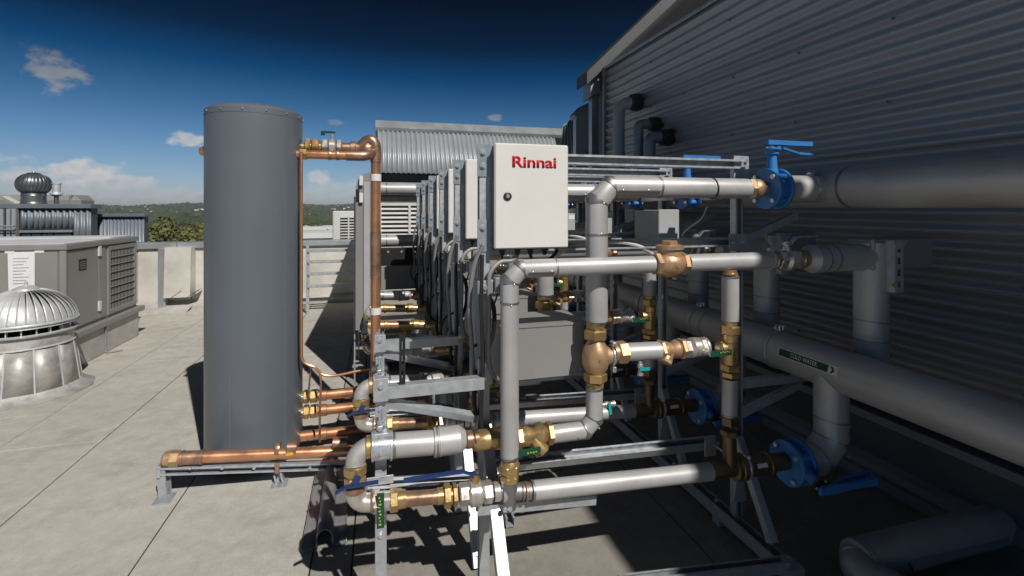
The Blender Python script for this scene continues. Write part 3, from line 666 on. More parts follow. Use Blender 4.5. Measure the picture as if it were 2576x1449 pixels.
# ---- package air conditioner
AU = -2.75; A0 = pu(165, 612, AU); A1 = pu(345, 600, AU); az0, az1 = .345, 1.175
ac = thing('air_conditioning_unit', 'large grey packaged air conditioner with side grille and a paper notice taped on', 'air conditioner', (AU-.9, (A0.y+A1.y)/2, 0))
y0, y1, xl = A0.y, A1.y+.02, AU-1.9
part('casing', MB().box((xl, y0+.012, az0), (AU-.012, y1-.01, az1-.05), .006), 'acgrey', ac)
part('lid', MB().box((xl-.02, y0-.012, az1-.055), (AU+.012, y1+.012, az1), .008), 'acgrey', ac)
part('roof_panel', MB().box((xl, y0-.005, az1+.0005), (AU-.01, y1-.5, az1+.007), .002), 'acwhite', ac)
part('roof_panel', MB().box((xl, y1-.49, az1+.0005), (AU-.06, y1-.02, az1+.014), .002), 'acwhite', ac)
yd = pu(249, 700, AU).y; yg = pu(268, 700, AU).y
for s0, s1, nm in ((y0+.03, yd-.004, 'access_panel'), (yd+.004, yg-.004, 'access_panel')):
    part(nm, MB().box((AU-.016, s0, az0+.03), (AU-.002, s1, az1-.066), .004), 'acgrey', ac)
part('front_panel', MB().box((xl, y0-.002, az0+.03), (AU-.06, y0+.02, az1-.066), .004), 'acgrey', ac)
part('corner_post', MB().box((AU-.05, y0-.004, az0), (AU+.003, y0+.028, az1-.058), .006), 'acgrey', ac)
gy0, gy1, gz0, gz1 = pu(272, 700, AU).y, y1-.03, az0+.03, az1-.07
gr = part('grille_frame', MB().box((AU-.016, gy0, gz0), (AU+.002, gy0+.05, gz1), .003).box((AU-.016, gy1-.05, gz0), (AU+.002, gy1, gz1), .003).box((AU-.016, gy0+.0505, gz0), (AU+.002, gy1-.0505, gz0+.05), .003).box((AU-.016, gy0+.0505, gz1-.05), (AU+.002, gy1-.0505, gz1), .003), 'acgrey', ac)
part('coil', MB().box((AU-.0118, gy0+.045, gz0+.045), (AU-.010, gy1-.045, gz1-.045)), 'hole', ac)
for i in range(7): zz = gz0+.05+(gz1-gz0-.1)*(i+1)/8; part('grille_bar', MB().cyl(V(AU-.001, gy0+.045, zz), V(AU-.001, gy1-.045, zz), .005, 8), 'acgrey', gr)
for i in range(17): yy = gy0+.05+(gy1-gy0-.1)*(i+.5)/17; part('grille_wire', MB().cyl(V(AU-.006, yy, gz0+.045), V(AU-.006, yy, gz1-.045), .0035, 6), 'acgrey', gr)
for Y in (632, 770): q = pu(249, Y, AU); part('hinge', MB().box((AU-.003, q.y-.02, q.z-.05), (AU+.012, q.y+.03, q.z+.05), .003), 'acwhite', ac)
q0, q1 = pu(199, 653, AU), pu(218, 678, AU); part('nameplate', MB().box((AU-.003, q0.y, q0.z), (AU+.001, q1.y, q1.z), .001), 'rubber', ac)
for i in range(4): part('plate_line', MB().box((AU+.0011, q0.y+.02, q1.z+.02+i*.02), (AU+.0018, q1.y-.02, q1.z+.026+i*.02)), 'grey', ac)
n0, n1 = pv(20, 634, y0), pv(88, 741, y0)
nt_ = whole('paper_notice', MB().prism([V(n0.x, y0-.0045, n0.z), V(n1.x, y0-.0045, n0.z), V(n1.x+.004, y0-.012, n1.z), V(n0.x+.01, y0-.008, n1.z)], V(0, .0012, 0)), 'paper', 'white paper notice taped on the left face of the grey air conditioner', 'notice', (n0.x, y0, n0.z))
for i in range(9):
    zz = n0.z-.06-i*.028; part('print_line', MB().box((n0.x+.04, y0-.0076-.0005*i-.0004, zz), (n1.x-.04-.02*(i % 3), y0-.0068-.0005*i, zz+.006)), 'print', nt_)
for xx in (n0.x, n1.x+.02): part('tape', MB().box((xx-.02, y0-.006, n0.z-.012), (xx+.05, y0-.0038, n0.z+.02)), 'white', nt_)
part('base_rail', MB().box((xl, y0-.03, az0-.06), (AU+.05, y1+.06, az0-.002), .005), 'acgrey', ac)
pl = whole('concrete_plinth', MB().box((xl-.1, y0+.05, -.004), (AU+.02, y1-.02, az0-.062), .012), 'kerb', 'rough rendered concrete plinth under the grey air conditioner', 'plinth', (AU-.9, (y0+y1)/2, 0))
cnd = [V(AU+.025, y0+.62, az0-.03), V(AU+.03, y0+.62, .2), V(AU+.03, y0+.62, .03), V(AU+.06, y0+.60, .012), V(AU+.16, y0+.66, .012)]
whole('drain_tube', MB().tube(smooth(cnd, 5), .008, 8), 'cable', 'thin drain tube running down the plinth of the air conditioner', 'tube', cnd[0])
# ---- downpipe box on the parapet
bx = thing('overflow_box', 'pale metal overflow box with dark openings at the foot of the parapet', 'overflow box', (-2.9, 8.3, 0))
o0, o1 = pv(424, 612, 8.34), pv(489, 720, 8.34)
part('casing', MB().prism([V(o0.x, 8.395, .93), V(o0.x, 8.20, .93), V(o0.x, 8.16, .2), V(o0.x, 8.395, .2)], V(o1.x-o0.x, 0, 0)), 'parapet', bx)
part('side_duct', MB().box((o0.x-.10, 8.22, .02), (o0.x-.003, 8.393, .93), .02), 'cap', bx)
for k in range(2): xx = o0.x+.08+k*.21; part('opening', MB().prism([V(xx, 8.15, .19), V(xx, 8.17, .195), V(xx+.15, 8.17, .30), V(xx+.15, 8.15, .30)], V(0, .2, 0)), 'hole', bx)
part('apron', MB().prism([V(o0.x-.08, 8.0, .004), V(o1.x, 8.0, .004), V(o1.x, 8.394, .10), V(o0.x-.08, 8.394, .10)], V(0, 0, -.003)), 'kerb', bx)
# ---- ladder at the parapet
la = thing('step_ladder', 'pale aluminium ladder with wide rungs standing against the parapet behind the tank', 'ladder', (-2.0, 7.6, 0))
lv_ = 7.5
for X in (774, 903):
    q = pv(X, 620, lv_); part('rail', MB().box((q.x-.02, lv_-.02, .0), (q.x+.02, lv_+.02, .98), .003), 'galv', la)
for Y in (631, 659, 689, 720):
    q = pv(775, Y, lv_); w = pv(902, Y, lv_); part('rung', MB().box((q.x, lv_-.05, q.z-.018), (w.x, lv_+.03, q.z+.018), .004), 'galv', la)
# ---- condensing unit beyond the parapet
cu = thing('condensing_unit', 'pale condensing unit with louvred grille beyond the parapet', 'air conditioner', (-1.9, 9.4, .5))
c0, c1 = pv(836, 531, 9.0), pv(945, 604, 9.0)
part('casing', MB().box((c0.x, 9.03, .5), (c1.x, 9.5, c0.z), .015), 'condenser', cu)
g0x, g1x = pv(858, 540, 9.0).x, pv(932, 540, 9.0).x
part('recess', MB().box((g0x, 9.022, .72), (g1x, 9.029, c0.z-.1)), 'hole', cu)
for i in range(13): zz = .74+(c0.z-.86)*i/12; part('slat', MB().box((g0x-.01, 9.0, zz), (g1x+.01, 9.018, zz+.022)), 'condenser', cu)
for X in (877, 899, 921): q = pv(X, 540, 9.0); part('grille_bar', MB().box((q.x-.012, 8.99, .72), (q.x+.012, 8.999, c0.z-.1)), 'condenser', cu)
part('stand', MB().box((c0.x+.05, 9.1, -.6), (c1.x-.05, 9.4, .499)), 'darkflash', cu)

# ---- plant on the neighbouring roof
struct('lower_roof', MB().box((-16, 8.72, -1.6), (-.3, 17, -.62)).box((-40, 12.5, -19), (-9, 26, -1.61)), 'kerb')
r1 = thing('ribbed_plant_room', 'blue grey ribbed metal plant room with dark windows beyond the air conditioner', 'plant room', (-8, 12, -.6))
k0, k1, kt = pv(52, 525, 12), pv(228, 525, 12), pv(150, 517, 12).z
part('body', MB().box((k0.x-4, 12.03, -.62), (k1.x-.02, 12.30, kt-.02)), 'darkflash', r1)
ns = 4
for i in range(ns):
    s0 = k0.x+(k1.x-k0.x)*i/ns
    low_ = pv(60, 578 if i < 3 else 640, 12).z
    part('wall_sheet', corrugated((s0, 12.0, low_), Z_, (1, 0, 0), kt-low_-.06, (k1.x-k0.x)/ns, .105, .02, V(0, -1, 0)), 'plantblue', r1, solid=.002, sharp=60)
part('fascia', MB().box((k0.x-4, 11.93, kt-.06), (k1.x+.03, 12.35, kt+.03), .01), 'plantblue', r1)
part('corner_post', MB().box((k0.x-.17, 11.93, -.6), (k0.x-.02, 12.0, kt-.062), .01), 'ironpale', r1)
part('lintel', MB().box((k0.x, 11.95, pv(60, 585, 12).z), (pv(185, 1, 12).x, 12.02, pv(60, 579, 12).z)), 'flash', r1)
for X0, X1 in ((57, 78), (82, 104), (108, 134), (138, 180)):
    part('window', MB().box((pv(X0, 1, 12).x, 11.985, .3), (pv(X1, 1, 12).x, 12.01, pv(60, 586, 12).z)), 'glass', r1)
for X0, X1 in ((-40, -18), (-14, 4), (8, 20), (24, 34)):
    part('window', MB().box((pv(X0, 1, 12).x, 11.985, .3), (pv(X1, 1, 12).x, 12.01, kt-.1)), 'glass', r1)
for X in (5, 22, 36): q = pv(X, 1, 11.9); part('column', MB().box((q.x-.03, 11.88, -.6), (q.x+.03, 11.93, kt-.065)), 'ironpale', r1)
part('handrail', MB().cyl(pv(-60, 569, 11.8), pv(36, 569, 11.8), .02, 8).cyl(pv(-60, 577, 11.8), pv(36, 577, 11.8), .015, 8), 'flash', r1)
r2 = thing('ribbed_screen', 'plain blue grey ribbed metal enclosure right of the windowed plant room', 'plant room', (-6, 13, -.6))
k2, k3, kt2 = pv(231, 525, 12.6), pv(363, 525, 12.6), pv(300, 541, 12.6).z
part('body', MB().box((k2.x, 12.64, -.62), (k3.x-.02, 12.85, kt2-.02)), 'darkflash', r2)
for i in range(3): part('wall_sheet', corrugated((k2.x+(k3.x-k2.x)*i/3, 12.6, -.6), Z_, (1, 0, 0), kt2+.56, (k3.x-k2.x)/3, .07, .010, V(0, -1, 0)), 'plantblue', r2, solid=.002, sharp=60)
part('capping', MB().box((k2.x-.02, 12.53, kt2-.04), (k3.x+.03, 12.9, kt2+.03), .01), 'plantblue', r2)
tvc = pv(85, 515, 12.6); tl_ = (tvc.y*CT+tvc.x*ST)
tb = thing('turbine_ventilator', 'dark grey spinning turbine ventilator on the ribbed plant room roof', 'ventilator', tvc)
s_ = tl_/1225
part('throat', MB().lathe(tvc, Z_, [(0, 25.4*s_), (6*s_, 24.6*s_), (7*s_, 23.9*s_), (22*s_, 23.9*s_), (22.5*s_, 24.6*s_), (24*s_, 23.9*s_), (32*s_, 23.1*s_)], 32), 'darkvent', tb)
part('core', MB().lathe(tvc+Z_*33*s_, Z_, [(0, 20.8*s_), (20*s_, 27.7*s_), (38*s_, 23.1*s_), (46*s_, 6.2*s_)], 24), 'hole', tb)
P = []
for i in range(11):
    t = i/10; an = -.95+t*(2.35); rr = 33*s_*max(.12, cos(an))**.8; zz = (51+28*math.sin(an))*s_
    for j in range(4): a = .30*(j/3)+.22*math.sin(t*2.6); P.append(tvc+V(rr*cos(a)*(1+.05*(1-j/3)), rr*sin(a)*(1+.05*(1-j/3)), zz))
v0 = part('vane', MB().add(P, [(i*4+j, i*4+j+1, (i+1)*4+j+1, (i+1)*4+j) for i in range(10) for j in range(3)]), 'darkvent', tb, solid=.004, sharp=60)
for k in range(1, 26): o = v0.copy(); COL.objects.link(o); o.parent = tb; o.rotation_euler.z = 2*pi*k/26
part('cap', MB().lathe(tvc+Z_*78*s_, Z_, [(0, 13.9*s_), (2*s_, 10.8*s_), (3*s_, 3.9*s_), (5*s_, 3.1*s_)], 20), 'darkvent', tb)
fl = pv(142, 517, 12.7)
fu = thing('flue_cowl', 'small stainless flue cowl beside the turbine ventilator', 'flue', fl)
part('pipe', MB().lathe(fl, Z_, [(0, 5*s_), (30*s_, 5*s_)], 14), 'darkvent', fu); part('cowl', MB().lathe(fl+Z_*24*s_, Z_, [(0, 9*s_), (4*s_, 13*s_), (9*s_, 12*s_), (10*s_, 8*s_), (30*s_, 9*s_), (31*s_, 10*s_), (34*s_, 10*s_), (34.5*s_, 7*s_)], 18), 'vent', fu)
dk = thing('roof_duct', 'long boxed grey duct lying behind the turbine ventilator', 'duct', pv(60, 500, 14)); q0, q1 = pv(-80, 487, 14), pv(197, 491, 14)
part('duct', MB().box((q0.x, 14, kt-.3), (q1.x, 14.8, q1.z), .12), 'acgrey', dk); part('joint_flange', MB().box((pv(176, 1, 14).x-.02, 13.985, kt-.29), (pv(176, 1, 14).x+.02, 14.79, q1.z+.01), .08), 'acgrey', dk)
part('brace', MB().bar(pv(12, 496, 13.4), pv(45, 513, 12.9), .12, .05), 'parapet', dk)
# ================================================================== PIPE ROWS
# one row is built at the front, then every thing in it is copied back along the rack
ROWN = ['frontmost', 'second', 'third', 'fourth', 'fifth', 'rearmost']; ROWS = []; PITCH = .60
def T(name, lab, cat, loc, group, rows=range(1, 6)):
    o = thing(name, lab.replace('{row}', ROWN[0]), cat, loc, group); ROWS.append((o, lab, rows)); return o
vA, vB = 1.65, 1.73
def pipe(name, pts, r, m, par, seams=(), bw=.010, n=28):
    o = part(name, MB().tube(pts, r, n), m, par)
    for i in seams:                                   # a raised seam where two lagging pieces meet
        if isinstance(i, int):
            a, c, b = pts[i-1], pts[i], pts[i+1]; d1, d2 = (c-a).normalized(), (b-c).normalized()
            part('seam', MB().tube([c-d1*bw*.5, c, c+d2*bw*.5], r+.0022, n), 'band', o)
        else:
            p, d = i; part('seam', MB().ring(p, d, r, bw*.8, .0016, n), 'band', o)
    return o
def screws(par, pts, d, r=.0035):
    for p in pts: part('screw', MB().lathe(p, d, [(0, r), (.002, r*.8), (.003, r*.3)], 8), 'zinc', par)

# ---- strut frame
f = T('strut_frame', 'galvanised slotted strut frame holding the {row} pipe row', 'strut frame', (.385, 1.80, 0), 'strut frames along the rack')
part('upright', strut((.385, 1.80, 0.004), (.385, 1.80, 1.73), (-1, 0, 0), .036, True), 'galv', f, solid=SOL)
part('upright', strut((1.587, 1.88, .10), (1.587, 1.88, 1.73), (0, -1, 0), .036), 'galv', f, solid=SOL)
part('top_rail', strut((.40, 1.86, 1.70), (1.60, 1.86, 1.70), (0, -1, 0), .040), 'galv', f, solid=SOL)
part('middle_rail', strut((.40, 1.92, 1.345), (1.60, 1.92, 1.345), (0, -1, 0), .038), 'galv', f, solid=SOL)
part('lower_rail', strut(pv(1230, 1172, 1.86), pv(1800, 1112, 1.86), (0, -.6, 1), .040, True), 'galv', f, solid=SOL)
part('pipe_rail', strut(pv(1200, 1278, 1.685), pv(1495, 1252, 1.685), (0, 0, -1), .034), 'galv', f, solid=SOL)
part('leaning_leg', strut((.402, 1.845, .66), (.402, 1.385, .01), (0, 1, -.7), .038), 'galv', f, solid=SOL)
part('header_arm', strut((1.615, 1.90, 1.345), (1.97, 1.93, 1.468), (0, 0, 1), .032), 'galv', f, solid=SOL)
part('cold_pipe_arm', strut((1.60, 1.90, .688), (2.02, 1.90, .688), (0, 0, -1), .036), 'galv', f, solid=SOL)
part('cold_pipe_brace', strut((1.60, 1.90, .54), (1.97, 1.90, .655), (0, 0, -1), .030), 'galv', f, solid=SOL)
part('side_brace', strut((1.585, 1.87, .46), (1.575, 1.655, .118), (0, 1, .6), .032), 'galv', f, solid=SOL)
for zz, h in ((1.68, .06), (1.40, .06)): part('gusset_plate', MB().prism([V(.357, 1.776, zz-h), V(.412, 1.776, zz-h), V(.412, 1.776, zz+h), V(.357, 1.776, zz+h)], V(0, .004, 0)), 'platesteel', f)
part('gusset_plate', MB().prism([V(1.555, 1.857, 1.64), V(1.60, 1.857, 1.64), V(1.60, 1.857, 1.58), V(1.635, 1.857, 1.58), V(1.635, 1.857, 1.74), V(1.555, 1.857, 1.74)], V(0, .004, 0)), 'galv', f)
part('gusset_plate', MB().prism([V(1.53, 1.857, 1.31), V(1.585, 1.857, 1.31), V(1.585, 1.857, 1.262), V(1.632, 1.857, 1.262), V(1.632, 1.857, 1.385), V(1.53, 1.857, 1.385)], V(0, .004, 0)), 'galv', f)
part('gusset_plate', MB().prism([V(1.55, 1.858, .17), V(1.62, 1.858, .17), V(1.60, 1.858, .30), V(1.57, 1.858, .30)], V(0, -.004, 0)), 'galv', f)
part('rail_bracket', MB().box((pv(1772, 1, 1.83).x, 1.826, .415), (pv(1800, 1, 1.83).x, 1.830, .50), .001), 'galv', f)
part('threaded_rod', MB().cyl(pv(1795, 1118, 1.82), pv(1838, 1152, 1.70), .005, 8), 'zinc', f)
part('clamp_bracket', MB().box((.353, 1.752, 1.185), (.415, 1.776, 1.235), .003).box((.4155, 1.735, 1.19), (.440, 1.775, 1.245), .003), 'platesteel', f)
part('clamp_bracket', MB().box((.358, 1.772, .845), (.414, 1.78, .945), .003), 'galv', f)
part('foot_bracket', MB().box((.40, 1.79, .46), (.445, 1.83, .50), .003).box((.38, 1.775, .50), (.415, 1.782, .58), .003), 'galv', f)
for p_, dd in [((1.575, 1.858, 1.715), -Y_), ((1.617, 1.858, 1.715), -Y_), ((1.553, 1.857, 1.348), -Y_), ((1.607, 1.857, 1.352), -Y_), ((1.607, 1.8565, 1.285), -Y_),
              ((.378, 1.7755, 1.71), -Y_), ((.378, 1.7755, 1.66), -Y_), ((.378, 1.7755, 1.43), -Y_), ((.378, 1.7755, 1.37), -Y_), ((.38, 1.752, 1.21), -Y_), ((.38, 1.772, .87), -Y_), ((.38, 1.772, .92), -Y_), ((.402, 1.39, .06), V(0, -.82, .57))]:
    part('bolt', MB().lathe(V(*p_), dd, [(0, .013), (.002, .013)], 12).hexn(V(*p_)+dd*.002, dd, .008, .0085), 'zinc', f)

sf = T('side_frame', 'galvanised strut leg with arm and brace at the left end of the {row} row', 'strut frame', (.0108, 1.78, 0), 'left end strut legs', [1])
part('upright', strut((.0108, 1.78, .004), (.0108, 1.78, .915), (0, 1, 0), .036), 'galv', sf, solid=SOL)
part('arm', strut((.0108, 1.757, .862), (.375, 1.757, .862), (0, 0, -1), .040), 'galv', sf, solid=SOL)
part('diagonal_brace', strut(pv(968, 1012, 1.775), pv(1214, 1052, 1.80), (0, .3, -1), .026), 'galv', sf, solid=SOL)
part('lower_arm', strut(pv(925, 1217, 1.745), pv(1200, 1200, 1.745), (0, -1, .4), .030), 'galv', sf, solid=SOL)
part('end_plate', MB().box((-.014, 1.734, .835), (.036, 1.7375, .915), .001), 'galv', sf)
part('end_plate', MB().box((pv(922, 1, 1.72).x, 1.722, pv(922, 1226, 1.72).z), (pv(990, 1, 1.72).x, 1.728, pv(922, 1205, 1.72).z), .001), 'galv', sf)
for p_, dd in [((.011, 1.734, .89), -Y_), ((.011, 1.762, .80), -Y_), ((.011, 1.762, .48), -Y_), ((.011, 1.762, .36), -Y_), ((-.03, 1.722, .535), -Y_)]: part('bolt', MB().lathe(V(*p_), dd, [(0, .013), (.002, .013)], 12).hexn(V(*p_)+dd*.002, dd, .008, .0085), 'zinc', sf)
bpo = thing('black_post', 'short black slotted post standing on the front frame arm', 'post', (pv(1012, 900, 1.757).x, 1.757, .884))
part('post', strut((pv(1012, 900, 1.757).x, 1.757, .884), (pv(1012, 900, 1.757).x, 1.757, 1.06), (0, 1, 0), .018, True), 'rubber', bpo, solid=SOL)
# ---- white control box
bx0, bx1, bz0, bz1 = .410, .697, 1.352, 1.740
b_ = T('control_box', 'cream enamelled steel control box with key lock on the {row} strut frame', 'control box', ((bx0+bx1)/2, 1.8, bz0), 'control boxes along the rack')
part('cabinet', MB().box((bx0+.004, 1.742, bz0+.004), (bx1-.004, 1.88, bz1-.004), .004), 'boxside', b_)
door = part('door', MB().box((bx0, 1.722, bz0), (bx1, 1.7405, bz1), .005), 'enamel', b_)
lx, lz = pv(1277, 494, 1.72).x, pv(1277, 494, 1.72).z
part('lock', MB().lathe(V(lx, 1.7225, lz), -Y_, [(0, .0155), (.004, .0155), (.006, .012)], 24), 'lock', door)
part('lock_barrel', MB().lathe(V(lx, 1.7165, lz), -Y_, [(0, .0075), (.0025, .0065)], 16).box((lx-.005, 1.7125, lz-.0012), (lx+.005, 1.7145, lz+.0012)), 'nickel', door)
for k, X in enumerate((1265, 1303, 1336, 1372)):
    u = pv(X, 630, 1.76).x; part('cable_gland', MB().lathe(V(u, 1.77, bz0+.001), -Z_, [(0, .014), (.010, .014), (.0105, .011), (.022, .010), (.030, .006)], 10), 'rubber', b_)
for k in range(2): part('wall_strap', MB().box((bx0+.02, 1.8805, bz0+.05+k*.26), (bx1-.02, 1.888, bz0+.08+k*.26)), 'galv', b_)

# ---- grey pump cover
pc = T('pump_cover', 'plain grey sheet steel pump cover behind the pipes of the {row} row', 'pump cover', (.6, 1.9, .83), 'pump covers along the rack')
part('casing', MB().box((.455, 1.80, .835), (.80, 2.02, 1.045), .005), 'grey', pc)
part('lid', MB().prism([V(.452, 1.796, 1.04), V(.803, 1.796, 1.04), V(.803, 1.796, 1.05), V(.452, 1.796, 1.05)], V(0, .23, 0)), 'grey', pc)
part('mounting_plate', MB().box((.50, 1.83, .815), (.72, 1.98, .834)), 'galv', pc)
screws(pc, [V(.47, 1.7965, .86), V(.78, 1.7965, .86)], -Y_)

# ---- upper lagged pipe
c = pv(1501, 471, vB); c.z = 1.585
up = T('lagged_pipe', 'thick grey lagged pipe with mitred elbow feeding the upper blue valve in the {row} row', 'pipe', c, 'upper lagged pipes')
zb_ = pv(1500, 806, vB).z; ue = pv(1878, 474, vB).x
pts = mitre_path(V(c.x, vB, zb_), c, V(ue, vB, 1.585), .058)
pp = pipe('lagging', pts, .0425, 'clad', up, (1, 2, (V(c.x, vB, 1.40), Z_), (V(pv(1654, 1, vB).x, vB, 1.585), X_)))
part('lap_joint', MB().box((c.x+.075, vB-.0445, 1.568), (pv(1650, 1, vB).x, vB-.040, 1.572)), 'band', pp)
screws(pp, [V(c.x+.09, vB-.0445, 1.572), V(c.x+.20, vB-.0445, 1.572), V(c.x+.01, vB-.042, 1.52), V(c.x, vB-.0425, 1.405)], -Y_)
part('cable_tie', MB().ring(V(pv(1790, 1, vB).x, vB, 1.585), V(1, 0, .08), .043, .006, .003), 'rubber', up)
part('end_cone', MB().lathe(V(c.x, vB, zb_), -Z_, [(0, .0425), (.004, .041), (.022, .030)], 24), 'band', up)
part('union', MB().hexn(V(ue-.002, vB, 1.585), X_, .030, .046).lathe(V(ue+.028, vB, 1.585), X_, [(0, .040), (.012, .044), (.03, .042), (.045, .033), (.075, .030)], 20), 'bronze', up)

# ---- butterfly valves (axis along the pipe, stem and lever directions given)
def butterfly(o, c, s, r, lv, stem):
    a = X_; s = s.normalized(); t = a.cross(s).normalized(); sp_ = t.cross(a)
    for dx in (-.038, .022): part('flange', MB().lathe(c+a*dx, a, [(0, r-.003), (.002, r), (.014, r), (.016, r-.003)], 40), 'blue', o)
    part('body', MB().lathe(c+a*-.0215, a, [(0, r*.72), (.043, r*.72)], 28), 'blue', o)
    for k in range(4):
        d = (sp_*cos(pi/4+k*pi/2)+t*sin(pi/4+k*pi/2)); q = c+d*(r*.80)
        part('lug', MB().cyl(q-a*.020, q+a*.020, r*.15, 12), 'blue', o)
        part('bolt', MB().hexn(q-a*.039, -a, .010, .011).hexn(q+a*.038, a, .010, .011), 'zinc', o)
    part('neck', MB().lathe(c+s*(r*.6), s, [(0, r*.34), (r*.5, r*.24), (stem-r*.6-.02, r*.2), (stem-r*.6-.018, r*.30), (stem-r*.6, r*.30)], 18), 'blue', o)
    pl_ = c+s*stem
    part('top_plate', MB().lathe(pl_, s, [(0, r*.42), (.006, r*.42), (.008, r*.38)], 24), 'blue' if s.z > .5 else 'lock', o)
    part('stem_nut', MB().hexn(pl_+s*.008, s, .012, .010), 'zinc', o)
    L0 = pl_+s*.022
    part('lever', MB().prism([L0-a*.03-t*.014, L0+a*.03-t*.019, L0+a*lv*.5-t*.012, L0+a*lv-t*.016, L0+a*(lv+.006), L0+a*lv+t*.016, L0+a*lv*.5+t*.012, L0+a*.03+t*.019, L0-a*.03+t*.014], s*.012 if s.z < .5 else s*.020), 'blue', o)
    q0 = L0+a*.05-s*.012
    part('trigger', MB().bar(q0, q0+a*lv*.42-s*.020, .022, .007, s).bar(q0+a*lv*.41-s*.0205, q0+a*(lv*.86)-s*.024, .024, .010, s), 'blue', o)
    for k in range(3): q = pl_+s*.008+(a*cos(2.1*k+1)+t*sin(2.1*k+1))*r*.30; part('plate_screw', MB().hexn(q, s, .006, .006), 'zinc', o)
cu_ = pv(1942, 473, vB); cu_.z = 1.585
o = T('butterfly_valve', 'bright blue butterfly valve with upright stem on the upper pipe of the {row} row', 'valve', cu_, 'upper blue butterfly valves')
butterfly(o, cu_, Z_, .088, .205, .168)
stub = T('lagged_stub', 'short grey stub between upper blue valve and header in the {row} row', 'pipe', (1.8, vB, 1.585), 'lagged stubs into the header')
pipe('lagging', [V(cu_.x+.045, vB, 1.585), V(1.93, vB, 1.588)], .060, 'clad', stub, ((V(cu_.x+.052, vB, 1.585), X_),))
q = V(1.842, vB, 1.588); part('clamp', MB().ring(q, X_, .060, .016, .0025), 'zinc', stub); part('clamp_screw', MB().cyl(q+V(-.012, -.012, .064), q+V(.012, .012, .076), .008, 10).hexn(q+V(0, -.02, .069), Y_, .03, .010), 'zinc', stub)

# ---- flow pipe (front loop)
c1 = pv(1282, 672, vA); c1.z = 1.288; zl = pv(1283, 1150, vA).z; u1 = pv(1641, 662, vA).x
fp = T('lagged_pipe', 'grey lagged pipe dropping from mitred elbow to brass union in the {row} row', 'pipe', c1, 'front lagged pipe loops')
pts = mitre_path(V(c1.x, vA, zl), c1, V(u1, vA, 1.288), .042)
pp = pipe('lagging', pts, .0325, 'clad', fp, (1, 2, (V(c1.x, vA, pv(1282, 761, vA).z), Z_), (V(pv(1396, 1, vA).x, vA, 1.288), X_)))
part('lap_joint', MB().box((c1.x+.062, vA-.0342, 1.276), (pv(1390, 1, vA).x, vA-.0305, 1.279)), 'band', pp)
screws(pp, [V(c1.x+.075, vA-.034, 1.279), V(c1.x+.145, vA-.034, 1.279), V(c1.x+.008, vA-.033, 1.238), V(c1.x-.002, vA-.033, 1.165)], -Y_)
part('end_ring', MB().ring(V(c1.x, vA, zl+.004), Z_, .0325, .008, .001), 'band', fp)
zt_ = zl
part('copper_end', MB().lathe(V(c1.x, vA, zt_), -Z_, [(0, .027), (.02, .027)], 20), 'oldcopper', fp)
part('union', MB().lathe(V(c1.x, vA, zt_-.008), -Z_, [(0, .028), (.010, .033), (.02, .035)], 20).hexn(V(c1.x, vA, zt_-.022), -Z_, .034, .037).lathe(V(c1.x, vA, zt_-.056), -Z_, [(0, .033), (.004, .030), (.012, .030)], 20).hexn(V(c1.x, vA, zt_-.062), -Z_, .022, .034), 'brass', fp)

# ---- check valve
k0 = pv(1685, 655, vA); k0.z = 1.288
cv = T('check_valve', 'cast bronze check valve with round bonnet on the front pipe of the {row} row', 'valve', k0, 'bronze check valves')
part('body', MB().lathe(k0-X_*.062, X_, [(0, .030), (.012, .036), (.03, .048), (.05, .054), (.075, .053), (.095, .044), (.11, .034), (.124, .030)], 32), 'bronze', cv)
for s_ in (-1, 1): part('hex_end', MB().hexn(k0+X_*(s_*.046), X_*s_, .024, .044, rot=.2), 'bronze', cv)
bn = k0+Z_*.02
part('bonnet', MB().lathe(bn, Z_, [(0, .046), (.035, .044), (.036, .052), (.05, .053), (.052, .044), (.054, .04)], 32), 'bronze', cv)
part('bonnet_cap', MB().hexn(bn+Z_*.053, Z_, .016, .032), 'bronze', cv)
part('boss', MB().lathe(k0+V(0.0, -.05, -.005), -Y_, [(0, .008), (.005, .006)], 10).lathe(k0+V(.062, -.03, -.005), V(.2, -1, .1), [(0, .008), (.010, .006)], 8), 'bronze', cv)
part('drain_plug', MB().hexn(k0+V(.02, 0, -.05), -Z_, .012, .008), 'bronze', cv)

# ---- return part of the front pipe, isolating ball valve, riser
u2, u3 = pv(1728, 657, vA).x, pv(1940, 655, vA).x
rp = T('lagged_pipe', 'grey lagged pipe between check valve and steel lever valve in the {row} row', 'pipe', (u2, vA, 1.288), 'lagged pipes after the check valves')
pipe('lagging', [V(u2, vA, 1.288), V(u3, vA, 1.288)], .0345, 'clad', rp)
q = V(u3-.005, vA, 1.288); part('clamp', MB().ring(q, X_, .0345, .014, .003), 'zinc', rp); part('clamp_screw', MB().lathe(q+V(0, -.012, .044), Y_, [(0, .013), (.008, .013), (.009, .008), (.022, .008)], 12), 'zinc', rp)
bv = T('ball_valve', 'nickel ball valve with cranked steel lever beside the wall in the {row} row', 'valve', (u3+.05, vA, 1.288), 'steel lever ball valves')
b0 = V(u3, vA, 1.288)
part('tail', MB().lathe(b0, X_, [(0, .028), (.008, .037), (.022, .037), (.026, .031)], 20), 'brass', bv)
part('body', MB().hexn(b0+X_*.024, X_, .038, .040).lathe(b0+X_*.062, X_, [(0, .033), (.010, .045), (.035, .045), (.045, .036)], 22).hexn(b0+X_*.105, X_, .030, .040), 'nickel', bv)
part('outlet', MB().lathe(b0+X_*.135, X_, [(0, .036), (.006, .040), (.02, .040), (.03, .034), (.05, .034)], 20), 'brass', bv)
sx = b0+X_*.078
part('stem', MB().lathe(sx+Z_*.038, Z_, [(0, .018), (.016, .016), (.018, .012), (.03, .012)], 12).hexn(sx+Z_*.062, Z_, .014, .013), 'nickel', bv)
